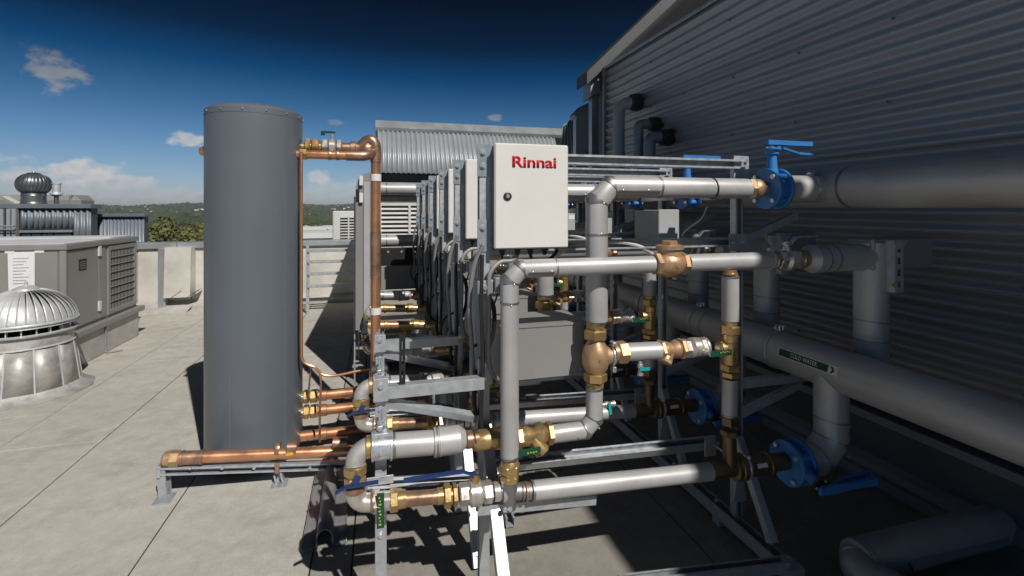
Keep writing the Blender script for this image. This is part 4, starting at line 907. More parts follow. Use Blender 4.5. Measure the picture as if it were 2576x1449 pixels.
part('lever', MB().bar(sx+V(-.018, -.005, .066), sx+V(.014, -.005, .064), .022, .005).bar(sx+V(.012, -.005, .064), sx+V(.042, -.005, .094), .020, .004).bar(sx+V(.040, -.005, .093), sx+V(.150, -.005, .097), .018, .004), 'zinc', bv)
ru = pv(2191, 650, vA).x
rs = T('lagged_riser', 'dark grey lagged riser with boxed tee by the wall in the {row} row', 'pipe', (ru, vA, 1.288), 'lagged risers against the wall')
e0_ = b0.x+.175
part('cone', MB().lathe(V(e0_, vA, 1.288), X_, [(0, .036), (.003, .040), (.028, .060), (.031, .060)], 28), 'clad', rs)
pipe('branch_lagging', [V(e0_+.028, vA, 1.288), V(ru, vA, 1.288)], .059, 'clad', rs, ((V(e0_+.08, vA, 1.288), X_), (V(e0_+.13, vA, 1.288), X_)))
pipe('lagging', [V(ru, vA, 1.352), V(ru, vA, .74)], .066, 'clad', rs, ((V(ru, vA, pv(2190, 806, vA).z), V(.1, 0, 1)), (V(ru, vA, pv(2190, 852, vA).z), Z_)))
part('tee_box', MB().box((ru-.055, vA-.052, 1.232), (ru+.30, vA+.07, 1.372), .008), 'flash', rs)
part('perforated_bracket', strut((ru+.028, vA-.075, 1.365), (ru+.028, vA-.075, 1.145), (0, 1, 0), .048, True), 'galv', rs, solid=SOL)
part('bracket_head', MB().prism([V(ru-.01, vA-.102, 1.368), V(ru+.075, vA-.102, 1.368), V(ru+.05, vA-.102, 1.33), V(ru+.008, vA-.102, 1.33)], V(0, .004, 0)), 'galv', rs)
part('tag', MB().prism([V(ru+.004, vA-.10, 1.165), V(ru-.018, vA-.10, 1.183), V(ru+.003, vA-.10, 1.185)], V(0, .002, 0)), 'yellow', rs)

# ---- three way valve
w0 = pv(1498, 897, vB)
tw = T('three_way_valve', 'round cast bronze three way valve with brass unions in the {row} row', 'valve', w0, 'bronze three way valves')
part('body', MB().lathe(w0-Z_*.075, Z_, [(0, .028), (.012, .032), (.03, .046), (.055, .052), (.085, .052), (.115, .045), (.135, .032), (.15, .028)], 32), 'bronze', tw)
part('side_port', MB().lathe(w0+X_*.03, X_, [(0, .040), (.025, .034), (.045, .034)], 24), 'bronze', tw)
part('upper_union', MB().hexn(w0+Z_*.068, Z_, .038, .047).lathe(w0+Z_*.106, Z_, [(0, .03), (.03, .03)], 18).hexn(w0+Z_*.110, Z_, .030, .038), 'brass', tw)
part('lower_union', MB().hexn(w0-Z_*.062, -Z_, .034, .045, rot=.4).hexn(w0-Z_*.098, -Z_, .020, .036), 'brass', tw)
part('cast_mark', MB().lathe(w0+V(-.005, -.0505, .0), -Y_, [(0, .006), (.003, .005)], 8), 'bronze', tw)
part('clamp', MB().ring(w0+X_*.068, X_, .036, .012, .004), 'zinc', tw)
part('clamp_lug', MB().box(w0+V(.061, -.03, .038), w0+V(.076, .0, .058), .003).cyl(w0+V(.068, -.04, .05), w0+V(.068, .01, .05), .004, 8).box(w0+V(.061, -.03, -.060), w0+V(.076, .0, -.038), .003), 'zinc', tw)
# ---- branch to the right: lagged piece, strainer, ball valve
s1, s2 = pv(1577, 886, 1.715), pv(1660, 885, 1.70); x2 = pv(1800, 876, 1.67)
s1.z = s2.z = w0.z+.012
br = T('lagged_branch', 'short grey lagged branch right of the three way valve in the {row} row', 'pipe', s1, 'lagged branches')
pipe('lagging', [s1, s2], .0345, 'clad', br)
part('union', MB().lathe(V(w0.x+.07, 1.72, s1.z), X_, [(0, .034), (.02, .034)], 18).hexn(V(w0.x+.085, 1.72, s1.z), X_, s1.x-w0.x-.083, .044), 'bronze', br)
def strainer(par, p, L_, r, m, dn, hexs=True):
    part('body', MB().lathe(p, X_, [(0, r*.8), (L_*.12, r*.85), (L_*.25, r*1.05), (L_*.38, r*.9), (L_*.48, r*.75), (L_*.58, r*.95), (L_*.72, r*1.1), (L_*.85, r*.85), (L_, r*.8)], 24), m, par)
    part('hex_end', MB().hexn(p-X_*.002, X_, L_*.16, r*1.22), m, par); part('hex_end', MB().hexn(p+X_*(L_*.86), X_, L_*.16, r*1.22), m, par)
    d = dn.normalized(); q = p+X_*(L_*.42)
    part('strainer_leg', MB().lathe(q, d, [(0, r*.7), (L_*.30, r*.78), (L_*.42, r*.80)], 20), m, par)
    part('strainer_cap', MB().hexn(q+d*(L_*.40), d, L_*.14, r*.92), m, par)
ys = T('strainer', 'dark bronze Y strainer on the lagged branch of the {row} row', 'strainer', s2, 'bronze strainers')
strainer(ys, s2-X_*.003, .105, .034, 'bronze', V(-.55, -.25, -.8))
bw_ = T('ball_valve', 'nickel ball valve with green handle at the brass drop pipe of the {row} row', 'valve', s2+X_*.12, 'green handled ball valves')
q = s2+X_*.104
part('body', MB().hexn(q, X_, .026, .038).lathe(q+X_*.026, X_, [(0, .03), (.012, .040), (.04, .040), (.05, .032)], 20).hexn(q+X_*.074, X_, .024, .038), 'nickel', bw_)
part('end_ring', MB().ring(q+X_*.102, X_, .032, .012, .006), 'zinc', bw_)
part('stem', MB().lathe(q+V(.08, -.034, -.010), V(0, -1, -.02), [(0, .016), (.014, .014), (.016, .009), (.03, .009)], 12).hexn(q+V(.08, -.063, -.010), -Y_, .008, .012), 'nickel', bw_)
part('lever', MB().bar(q+V(.075, -.068, -.010), q+V(.185, -.072, -.008), .007, .022), 'green', bw_)
for k in range(5): part('handle_mark', MB().box(q+V(.115+k*.010, -.0775, -.007+.003*(k % 2)), q+V(.121+k*.010, -.0765, -.003+.002*(k % 2))), 'yellow', bw_)

# ---- brass and lagged drop on the right
rx = pv(1837, 800, vA).x
dp = T('brass_drop_pipe', 'upright pipe of brass fittings and grey lagging right in the {row} row', 'pipe', (rx, vA, .5), 'brass drop pipes')
def zA(Y, X=1836): return pv(X, Y, vA).z
part('upper_union', MB().lathe(V(rx, vA, 1.256), -Z_, [(0, .024), (.012, .024), (.014, .029), (.02, .029)], 18), 'brass', dp)
pipe('lagging', [V(rx, vA, zA(694)), V(rx, vA, zA(806))], .033, 'clad', dp, ((V(rx, vA, zA(696)), Z_),))
part('coupling', MB().lathe(V(rx, vA, zA(806)), -Z_, [(0, .028), (.02, .028)], 18).hexn(V(rx, vA, zA(818)), -Z_, .036, .040).lathe(V(rx, vA, zA(840)), -Z_, [(0, .033), (.03, .032), (.035, .027)], 20), 'brass', dp)
part('tee', MB().cyl(V(rx, vA, zA(855)), V(rx, vA, zA(925)), .029, 20).lathe(V(rx, vA+.005, s2.z), V(-1, .05, 0), [(0, .027), (.035, .027), (.036, .031), (.046, .031)], 18), 'brass', dp)
part('coupling', MB().hexn(V(rx, vA, zA(915)), -Z_, .028, .039, rot=.3).hexn(V(rx, vA, zA(934)), -Z_, .022, .037), 'brass', dp)
pipe('lagging', [V(rx, vA, zA(953)), V(rx-.004, vA, zA(1046))], .030, 'clad', dp, ((V(rx-.004, vA, zA(1043)), Z_),))
part('lower_coupling', MB().hexn(V(rx-.004, vA, zA(1045)), -Z_, .040, .033).hexn(V(rx-.004, vA, zA(1080)), -Z_, .024, .036, rot=.4).cyl(V(rx-.004, vA, zA(1090)), V(rx-.004, vA, .47), .027, 18), 'darkbronze', dp)

# ---- lower lagged elbow pipe and left strainer
ce = pv(1495, 1092, vB); xs = pv(1386, 1093, vB); xs.z = ce.z = .650
le = T('lagged_pipe', 'grey lagged pipe with mitred elbow below the three way valve in the {row} row', 'pipe', ce, 'lower lagged elbows')
pts = mitre_path(V(ce.x, vB, w0.z-.116), ce, V(xs.x, vB, xs.z), .040)
pp = pipe('lagging', pts, .0325, 'clad', le, (1, 2)); part('end_ring', MB().ring(V(ce.x, vB, w0.z-.120), Z_, .0325, .010, .002), 'band', le)
screws(pp, [V(ce.x-.075, vB-.033, .640), V(ce.x+.005, vB-.033, .665)], -Y_)
sl_ = pv(1216, 1108, vB)
ls = T('strainer', 'yellow brass Y strainer with green handle low in the {row} row', 'strainer', sl_, 'brass strainers')
strainer(ls, V(xs.x-.135, vB, .655), .137, .034, 'brass', V(.55, -.25, -.8))
part('valve_body', MB().lathe(V(xs.x-.30, vB, .662), X_, [(0, .03), (.012, .037), (.06, .037), (.062, .032), (.075, .038), (.12, .038), (.135, .030), (.17, .030)], 22), 'brass', ls)
part('stem', MB().cyl(V(xs.x-.165, vB-.03, .655), V(xs.x-.165, vB-.092, .648), .008, 10), 'brass', ls)
part('lever', MB().bar(V(xs.x-.175, vB-.095, .642), V(xs.x-.075, vB-.097, .648), .008, .020), 'green', ls)
for k in range(4): part('handle_mark', MB().box((xs.x-.125+k*.010, vB-.1020, .641+.002*(k % 2)), (xs.x-.119+k*.010, vB-.1008, .646+.001*(k % 2))), 'yellow', ls)
# ---- silver lagged pipe with reducer
z_at = lambda u: .690-.045*(u+.08)/.84
def S_(X): u = pv(X, 1, vB).x; return V(u, vB, z_at(u))
sp = T('silver_pipe', 'silver lagged pipe with stepped reducer in front of the {row} strut frame', 'pipe', S_(1080), 'silver reducer pipes', [1, 2, 5])
pipe('lagging', [S_(968), S_(1094)], .0415, 'clad', sp, ((S_(992), X_),))
part('reducer', MB().lathe(S_(1090), X_, [(0, .043), (.002, .050), (.008, .050), (.009, .047), (.018, .047), (.019, .050), (.025, .050), (.026, .048), (.092, .048), (.114, .031)], 32), 'clad', sp)
part('rolled_edge', MB().ring(S_(1097), X_, .0475, .008, .003), 'band', sp)
part('coupling', MB().lathe(S_(1172), X_, [(0, .028), (.004, .031), (.022, .031), (.025, .027), (.034, .027)], 20), 'oldcopper', sp)
part('dark_coupling', MB().lathe(S_(1190), X_, [(0, .029), (.004, .034), (.018, .034), (.02, .03), (.05, .03)], 20), 'darkbronze', sp)
part('clamp', MB().lathe(S_(936), X_, [(0, .043), (.001, .0455), (.068, .0455), (.069, .043)], 32).box(S_(940)+V(0, -.02, .040), S_(965)+V(.018, .02, .052), .003), 'zinc', sp)
for X in (937, 984): part('clamp_edge', MB().ring(S_(X), X_, .045, .007, .003), 'zinc', sp)
q = S_(957); part('clamp_bolt', MB().cyl(q+Z_*.045, q+Z_*.115, .006, 8).hexn(q+Z_*.055, Z_, .018, .013).hexn(q+Z_*.078, Z_, .008, .011).lathe(q+V(0, -.0455, -.005), -Y_, [(0, .007), (.004, .004)], 8), 'zinc', sp)
for i in (3, 4):
    o = thing('brass_pipe', 'golden brass pipe crossing at the left end of the %s row' % ROWN[i], 'pipe', S_(1080)+V(0, PITCH*i, 0), 'brass pipes at the left end of the far rows'); dy = V(0, PITCH*i, 0)
    part('tube', MB().tube([S_(905)+dy, S_(1200)+dy], .031, 22), 'gold', o)
    for X, w in ((900, .04), (985, .02), (1120, .05)): part('coupling', MB().lathe(S_(X)+dy, X_, [(0, .032), (.003, .037), (w, .037), (w+.003, .032)], 22), 'brass', o)
o = thing('black_pipe', 'black lagged pipe lying low between the second and third rows', 'pipe', (.2, 2.66, .64))
part('lagging', MB().tube([V(-.03, 2.66, .645), V(.52, 2.66, .645)], .05, 26), 'blackpipe', o); part('sleeve', MB().lathe(V(.32, 2.66, .645), X_, [(0, .051), (.003, .055), (.05, .055), (.053, .051)], 26), 'blackpipe', o)
# ---- bypass on the left
ea, eb = S_(890), pv(893, 1266, 1.70); vl = 1.70
low1 = pv(1130, 1251, vl)
def B_(X): u = pv(X, 1, vl).x; return V(u, vl-(.035*(u-eb.x)/.5), .520-.016*(u-eb.x)/.5)
bp_ = T('bypass_pipe', 'tarnished bypass pipe with two swept elbows at the left end of the {row} row', 'pipe', ea, 'bypass pipes', [1, 3, 4])
dn_ = V(eb.x, vl, .520); ea = V(dn_.x, vB, ea.z)
part('upper_elbow', MB().tube([S_(936), *arc(S_(936), ea, V(ea.x, vB-.006, ea.z-.12), 10, .048), V(ea.x, vB-.006, ea.z-.06)], .0325, 22), 'ltgrey' if False else 'stain', bp_)
part('elbow_socket', MB().lathe(S_(920), X_, [(0, .034), (.003, .0375), (.02, .0375), (.023, .034)], 22), 'brass', bp_)
za = ea.z
part('drop', MB().tube([V(ea.x, vB-.006, za-.05), V(ea.x, vl, .575)], .026, 20), 'oldcopper', bp_)
part('valve_body', MB().lathe(V(ea.x, vB-.008, za-.052), -Z_, [(0, .030), (.004, .037), (.028, .037), (.032, .031)], 20).hexn(V(ea.x, vl+.012, za-.085), -Z_, .030, .035).lathe(V(ea.x, vl+.004, za-.112), -Z_, [(0, .028), (.02, .028)], 18), 'brass', bp_)
part('handle', MB().bar(V(ea.x-.028, vl-.032, .596), V(ea.x+.075, vl-.036, .600), .016, .006).bar(V(ea.x-.058, vl-.03, .580), V(ea.x-.026, vl-.032, .597), .016, .006).bar(V(ea.x+.0, vl-.03, .600), V(ea.x+.01, vl-.03, .622), .018, .02), 'bluegrip', bp_)
part('lower_elbow', MB().tube([V(dn_.x, vl, .578), *arc(V(dn_.x, vl, .578), dn_, B_(960), 10, .042), B_(944)], .030, 22), 'nickel', bp_)
part('elbow_socket', MB().ring(V(dn_.x, vl, .570), Z_, .030, .016, .004).ring(B_(938), X_, .030, .014, .004), 'oldcopper', bp_)
part('nickel_nut', MB().hexn(B_(938), X_, .022, .037), 'nickel', bp_)
part('nickel_tube', MB().tube([B_(945), B_(985)], .030, 20), 'nickel', bp_)
part('brass_nut', MB().hexn(B_(980), X_, .028, .037).lathe(B_(998), X_, [(0, .029), (.03, .029)], 18), 'brass', bp_)
part('tube', MB().tube([B_(1005), B_(1122)], .0245, 22), 'oldcopper', bp_)
part('brass_union', MB().lathe(B_(1098), X_, [(0, .027), (.02, .027)], 18).hexn(B_(1114), X_, .024, .040).lathe(B_(1130), X_, [(0, .030), (.006, .030)], 18).hexn(B_(1136), X_, .016, .038), 'brass', bp_)
part('label_tag', MB().box(V(B_(957).x-.012, B_(957).y-.0345, .447), V(B_(957).x+.012, B_(957).y-.032, .564), .0008), 'green', bp_)
for k in range(9): part('label_mark', MB().box(V(B_(957).x-.006+.003*(k % 2), B_(957).y-.0352, .458+k*.011), V(B_(957).x+.003-.002*(k % 3), B_(957).y-.0344, .463+k*.011)), 'yellow', bp_)
# ---- nickel ball valve with long blue lever
bl = T('ball_valve', 'nickel ball valve with long blue lever at the foot of the {row} row', 'valve', B_(1195), 'blue lever ball valves', [1])
part('body', MB().hexn(B_(1152), X_, .034, .037).lathe(B_(1172), X_, [(0, .030), (.010, .044), (.045, .044), (.056, .032)], 24).hexn(B_(1210), X_, .034, .037).lathe(B_(1236), X_, [(0, .032), (.02, .034), (.024, .030)], 20), 'nickel', bl)
q = B_(1192); part('stem', MB().lathe(q+Z_*.036, Z_, [(0, .017), (.018, .015), (.02, .010), (.036, .010)], 12).hexn(q+Z_*.062, Z_, .012, .014), 'brass', bl)
part('lever', MB().bar(q+V(.014, -.004, .070), q+V(-.022, -.004, .074), .020, .005).bar(q+V(-.022, -.004, .074), q+V(-.045, -.006, .086), .019, .005).bar(q+V(-.044, -.006, .086), q+V(-.245, -.012, .088), .018, .007), 'bluegrip', bl)
# ---- lower pipe with tee
t0_ = V(c1.x, vA, pv(1297, 1236, vA).z)
lo0, lo1 = pv(1336, 1235, vA), pv(1786, 1186, vA)
lp = T('lagged_pipe', 'long straight bright grey lagged pipe along the bottom of the {row} row', 'pipe', t0_, 'bottom lagged pipes')
dl = (lo1-lo0).normalized()
pipe('lagging', [lo0, lo1], .0335, 'clad', lp, ((lo0+dl*.004, dl),))
part('tee', MB().tube([B_(1254), lo0], .0285, 22).lathe(V(c1.x, vA, zt_-.080), -Z_, [(0, .030), (.02, .0295), (.045, .026), (.10, .022)], 20), 'band', lp)
part('weld_ring', MB().ring(lo0-dl*.02, dl, .029, .010, .004).ring(lo0-dl*.035, dl, .029, .004, .002), 'oldcopper', lp)
q = B_(1262); part('clamp', MB().ring(q, X_, .030, .018, .008, 20), 'zinc', lp); part('clamp_bolt', MB().cyl(q+V(-.004, -.03, .03), q+V(-.004, .03, .03), .006, 8).hexn(q+V(-.006, -.02, .026), Z_, .022, .009), 'zinc', lp)
for e_ in (-.006, .012): part('clamp_bolt', MB().hexn(q+V(e_, -.028, -.045), -Y_, .012, .009), 'zinc', lp)
# ---- bronze meter body, lower blue valve, lagged drop leg
m0 = lo1; m1 = pv(1966, 1161, vA)
dm = (m1-m0).normalized()
mt = T('bronze_coupling', 'dark bronze coupling with clamp and white label plate in the {row} row', 'coupling', m0, 'dark bronze couplings')
KL = .365
part('reducer', MB().hexn(m0-dm*.004, dm, .085, .036).lathe(m0+dm*.080, dm, [(0, .030), (.030, .031)], 20), 'darkbronze', mt)
part('collar', MB().lathe(m0+dm*.105, dm, [(0, .034), (.004, .046), (.022, .046), (.026, .051), (.044, .051), (.046, .044)], 28), 'darkbronze', mt)
part('body', MB().lathe(m0+dm*.150, dm, [(0, .044), (.004, .041), (.115, .041), (.118, .045), (.135, .045), (.137, .034), (.215, .034)], 28), 'darkbronze', mt)
part('clamp', MB().ring(m0+dm*.160, dm, .044, .012, .005), 'zinc', mt); part('clamp_screw', MB().hexn(m0+dm*.158+V(0, -.028, .045), V(0, -.5, 1), .014, .007), 'zinc', mt)
cq = m0+dm*.215; nrm = V(0, -.9, .42).normalized(); part('label_plate', MB().obox(cq+nrm*.0425, (X_, X_.cross(nrm), nrm), (.030, .012, .002), .001), 'lock', mt); part('label_face', MB().obox(cq+nrm*.045, (X_, X_.cross(nrm), nrm), (.024, .008, .0008)), 'white', mt)
part('inlet_boss', MB().tube([V(rx-.004, vA, .505), V(rx+.0, vA, .475), cq-dm*.06+V(0, .01, .03)], .024, 14), 'darkbronze', mt)
cb = pv(1995, 1162, vA)
o = T('butterfly_valve', 'deep blue butterfly valve with lever low in the shade of the {row} row', 'valve', cb, 'lower blue butterfly valves')
butterfly(o, cb, V(-.12, -.95, -.10), .090, .250, .150)
du_ = pv(2085, 1150, vA).x+.012
dg = T('lagged_drop', 'thick grey drop leg from cold water pipe to lower blue valve, {row} row', 'pipe', (du_, vA, cb.z), 'lagged drop legs')
pts = mitre_path(V(cb.x+.040, vA, cb.z), V(du_, vA, cb.z), V(du_, vA, .79), .072)
pp = pipe('lagging', pts, .066, 'clad', dg, (1, 2, (V(du_, vA, .60), V(.15, 0, 1)))); screws(pp, [V(du_+.045, vA-.05, .58), V(du_+.045, vA-.05, .53), V(du_+.03, vA-.06, .46)], -Y_, .004)
# ---- drain cocks
for q, d, lab in ((V(s1.x+.05, 1.70, s1.z-.034), -Z_, 'small drain cock with teal lever under the lagged branch, {row} row'), (V(ce.x+.03, vB, pv(1520, 1018, vB).z), X_, 'small drain cock with teal lever on the lower elbow, {row} row')):
    o = T('drain_cock', lab, 'valve', q, 'teal drain cocks', range(1, 4))
    part('body', MB().lathe(q, d, [(0, .008), (.012, .008), (.013, .012), (.026, .012), (.027, .009), (.045, .009), (.046, .012), (.056, .012)], 12), 'nickel', o)
    t = -Y_; part('lever', MB().bar(q+d*.028+t*.015-X_*.012-d*.0, q+d*.028+t*.018+X_*.030-Z_*.0, .006, .011, Z_) if d.z < 0 else MB().bar(q+d*.026+t*.016+Z_*.012, q+d*.030+t*.018-Z_*.032, .011, .006, Y_), 'teal', o)
    part('stem', MB().cyl(q+d*.022, q+d*.026+t*.018, .006, 8), 'teal', o)
# ---- conduits and cables beside the upright
def cable(lab, pts, r, m, grp, rows=range(1, 6), nm='conduit'):
    o = T(nm, lab, 'cable', pts[0], grp, rows); part('sheath', MB().tube(smooth(pts, 7), r, 8), m, o); return o
g_ = [pv(X, 630, 1.76).x for X in (1265, 1303, 1336, 1372)]
cable('grey flexible conduit looping from control box down the upright, {row} row', [V(g_[1], 1.77, 1.325), V(g_[1]-.02, 1.77, 1.305), V(.44, 1.765, 1.30), V(.402, 1.755, 1.265), V(.394, 1.75, 1.21), V(.396, 1.75, 1.10), V(.393, 1.752, .98), V(.405, 1.76, .90), V(.44, 1.80, .85)], .0085, 'cable', 'flexible conduits')
cable('thin black cable hanging straight from the control box in the {row} row', [V(g_[0], 1.77, 1.325), V(g_[0]-.002, 1.765, 1.27), V(g_[0]-.012, 1.77, 1.20), V(g_[0]-.03, 1.80, 1.12)], .0035, 'rubber', 'black cables', nm='cable')
cable('black cable sagging between glands under the control box, {row} row', [V(g_[2], 1.77, 1.325), V(g_[2]+.012, 1.77, 1.30), V(g_[2]+.05, 1.775, 1.288), V(g_[3]+.01, 1.78, 1.295), V(g_[3]+.06, 1.80, 1.33), V(g_[3]+.09, 1.85, 1.37)], .006, 'rubber', 'sagging cables', nm='cable')
cable('dark conduit strapped to the upright of the {row} row', [V(.372, 1.765, 1.33), V(.366, 1.75, 1.15), V(.372, 1.752, .95), V(.365, 1.75, .75), V(.37, 1.76, .62)], .008, 'rubber', 'strapped conduits')
cable('loop of black cable beside the pump cover of the {row} row', [V(.375, 1.84, .98), V(.33, 1.86, .95), V(.31, 1.88, .88), V(.33, 1.90, .81), V(.38, 1.88, .78), V(.40, 1.85, .83)], .006, 'rubber', 'cable loops', nm='cable')
cable('bunch of black cables curling below the bracket, {row} row', [V(.395, 1.77, 1.18), V(.425, 1.80, 1.12), V(.43, 1.83, 1.02), V(.40, 1.84, .93), V(.36, 1.82, .86), V(.35, 1.80, .76), V(.38, 1.79, .68)], .009, 'rubber', 'cable bunches', nm='cable')
cable('grey conduit bowing out left of the upright, {row} row', [V(.375, 1.77, 1.36), V(.345, 1.79, 1.28), V(.335, 1.82, 1.14), V(.345, 1.83, 1.0), V(.355, 1.82, .82)], .009, 'cable', 'bowing conduits')
cable('pale flexible conduit arching behind the thick lagged pipe, {row} row', [V(.72, 1.93, 1.30), V(.80, 1.92, 1.345), V(.92, 1.90, 1.36), V(1.05, 1.90, 1.35), V(1.16, 1.92, 1.31), V(1.22, 1.95, 1.25)], .010, 'paleconduit', 'pale conduits')

# ---- lettering on the front box only, after the row has been copied back
def child_count(): pass
for o, lab, rows in list(ROWS):
    for i in rows:
        c_ = copy_tree(o)
        for ch in list(c_.children_recursive):
            if ch.name.startswith('lock'): bpy.data.objects.remove(ch)
        c_.location = o.location+V(0, PITCH*i, 0); c_['label'] = lab.replace('{row}', ROWN[i])
tm = text_mb('Rinnai', .060, .0017)
xs_ = [v[0] for v in tm.v]; ys_ = [v[1] for v in tm.v]
L0, L1 = pv(1289, 392, 1.7195), pv(1400, 424, 1.7195)
wx, wz = (L1.x-L0.x)/(max(xs_)-min(xs_)), (L0.z-L1.z)/(max(ys_)-min(ys_))
mb = MB(); mb.add([V(L0.x+(v[0]-min(xs_))*wx, 1.7212, L1.z+(v[1]-min(ys_))*wz) for v in tm.v], tm.f)
ob = part('lettering', mb, 'red', door); md = ob.modifiers.new('thickness', 'SOLIDIFY'); md.thickness = .0006; md.offset = 0

# ================================================================== RUNS ALONG THE WALL
hd_ = thing('header_pipe', 'fat grey lagged header pipe running high along the corrugated wall', 'pipe', (1.97, 1, 1.594))
hu = 1.97
pipe('lagging', [V(hu, -2.2, 1.594), V(hu, 5.15, 1.594)], .092, 'clad', hd_, [(V(hu, y, 1.594), V(.12, 1, 0)) for y in (.2, 1.62, 2.9, 4.1)], .02, 36)
cw = thing('cold_water_pipe', 'thick grey lagged cold water pipe with green arrow sign running low along the wall', 'pipe', (1.90, 1, .81))
cu0, cz0, cr0 = 1.90, .81, .091
pipe('lagging', [V(cu0, -2.2, cz0), V(cu0, 5.3, cz0)], cr0, 'clad', cw, [(V(cu0, y, cz0), Y_) for y in (.1, 2.45, 3.75)], .012, 40)
rm = thing('return_pipe', 'dark grey return pipe hidden between the cold water pipe and the wall', 'pipe', (ru, 1, .745))
pipe('lagging', [V(ru, -2.2, .745), V(ru, 5.3, .745)], .062, 'clad', rm, (), .01, 24)
def on_pipe(s, h, lift): a = radians(14)+h/cr0; return V(cu0-(cr0+lift)*cos(a), s, cz0+(cr0+lift)*sin(a))
def patch(h0, h1, s0, s1, lift, n=6):
    mb = MB(); P = []
    for i in range(n+1): P += [on_pipe(s0, h0+(h1-h0)*i/n, lift), on_pipe(s1, h0+(h1-h0)*i/n, lift)]
    return mb.add(P, [(2*i, 2*i+1, 2*i+3, 2*i+2) for i in range(n)])
sa, sb = 1.870, 1.565
sg = part('pipe_sign', patch(-.019, .019, sa, sb, .0012), 'white', cw)
part('sign_face', patch(-.0155, .0155, sa-.006, sb+.042, .0020), 'signgreen', sg)
tm = text_mb('COLD WATER', .025, .0003); mb = MB(); sc0 = (sa+sb)/2+.012
mb.add([on_pipe(sc0-v[0]*.86, v[1], .0027) for v in tm.v], tm.f); part('lettering', mb, 'white', sg)
mb = MB(); P = []
for s_, h in ((sb+.034, .013), (sb+.022, .013), (sb+.010, 0), (sb+.022, -.013), (sb+.034, -.013), (sb+.022, 0)): P.append(on_pipe(s_, h, .0028))
mb.add(P, [(0, 1, 2, 5), (5, 2, 3, 4)]); part('arrow', mb, 'signgreen', sg)
CL = []
for i in range(5):
    y = 1.955+PITCH*i; o = thing('pipe_clamp', 'galvanised strap clamp round the cold water pipe on the %s bracket' % ROWN[i], 'clamp', (cu0, y, cz0+cr0), 'straps round the cold water pipe')
    mb = MB(); P = []
    for k in range(25):
        a = radians(-60+300*k/24)-pi/2+radians(60)
        a = pi*1.42-k/24*pi*1.5
        P += [V(cu0+(cr0+.003)*cos(a), y-.012, cz0+(cr0+.003)*sin(a)), V(cu0+(cr0+.003)*cos(a), y+.012, cz0+(cr0+.003)*sin(a))]
    part('strap', mb.add(P, [(2*k, 2*k+1, 2*k+3, 2*k+2) for k in range(24)]), 'galv', o, solid=.003, sharp=60)
    part('strap_bolt', MB().box((cu0-.012, y-.014, cz0+cr0+.001), (cu0-.004, y+.014, cz0+cr0+.028), .002).box((cu0+.008, y-.014, cz0+cr0+.001), (cu0+.016, y+.014, cz0+cr0+.028), .002).cyl(V(cu0-.03, y, cz0+cr0+.017), V(cu0+.035, y, cz0+cr0+.017), .005, 8).hexn(V(cu0-.026, y, cz0+cr0+.017), X_, .01, .010), 'zinc', o)
# ---- base frame on the roof
bf = thing('base_frame', 'galvanised strut base frame lying on the roof under the pipe rows', 'base frame', (1.57, 1.55, 0))
part('rail', strut((1.575, 1.535, .062), (1.575, 5.3, .062), (0, 0, 1), .052), 'galv', bf, solid=SOL)
part('rail', strut((.60, 2.2, .03), (.60, 5.3, .03), (0, 0, 1), .040), 'galv', bf, solid=SOL)
r0_ = pv(1966, 1422, 1.565); r1_ = pv(1560, 1470, 1.565)
part('front_rail', strut((1.548, 1.565, r0_.z), r1_, (0, 0, 1), .040), 'galv', bf, solid=SOL)
part('corner_bracket', MB().box((1.535, 1.53, .088), (1.612, 1.62, .093), .001).box((1.605, 1.53, .02), (1.611, 1.60, .0875), .001).box((1.545, 1.528, .02), (1.6045, 1.5325, .0875), .001), 'galv', bf)
for q in ((1.56, 1.56, .093), (1.59, 1.59, .093), (1.575, 1.68, .105), (1.575, 2.0, .092), (1.575, 2.35, .092)): part('bolt', MB().lathe(V(*q), Z_, [(0, .013), (.002, .013)], 12).hexn(V(*q)+Z_*.002, Z_, .008, .009), 'zinc', bf)
for y in (1.95, 3.1, 4.2): part('foot', MB().box((1.55, y, .0005), (1.60, y+.05, .034)), 'galv', bf)
part('rail_end', strut((1.575, 1.53, .035), (1.575, 1.22, .035), (0, 0, 1), .040), 'galv', bf, solid=SOL)
# ---- lagged ducts on the roof near the camera
d0 = pg(2150, 1402, .095); d1 = pg(2455, 1362, .095)
gd = thing('floor_duct', 'dark grey lagged duct with bend lying on the roof below the wall', 'duct', (d0.x, d0.y, 0))
E = V(d0.x-.02, d0.y-.05, .10)
pipe('lagging', [d0+V(-.01, -.02, 0), V(WU-.0, d0.y+.03+ (d1.y-d0.y)*.6, .095)], .078, 'clad', gd, ((d0+V(.02, -.018, 0), X_),), .008, 32)
part('bend', MB().tube([d0+V(.02, -.015, -.005)]+arc(d0+V(.1, -.01, -.005), d0+V(-.075, -.03, -.012), d0+V(.12, -.36, -.03), 8, .062)+[d0+V(.02, -.22, -.022)], .068, 28), 'clad', gd)
part('second_run', MB().tube([d0+V(-.01, -.16, -.022), d0+V(.26, -.80, -.022)], .070, 28), 'clad', gd)
part('lap_strip', MB().prism([V(d0.x+.16, d0.y-.055, .148), V(WU-.09, d0.y-.035, .148), V(WU-.09, d0.y-.09, .085), V(d0.x+.16, d0.y-.11, .085)], V(0, -.006, .004)), 'flash', gd)
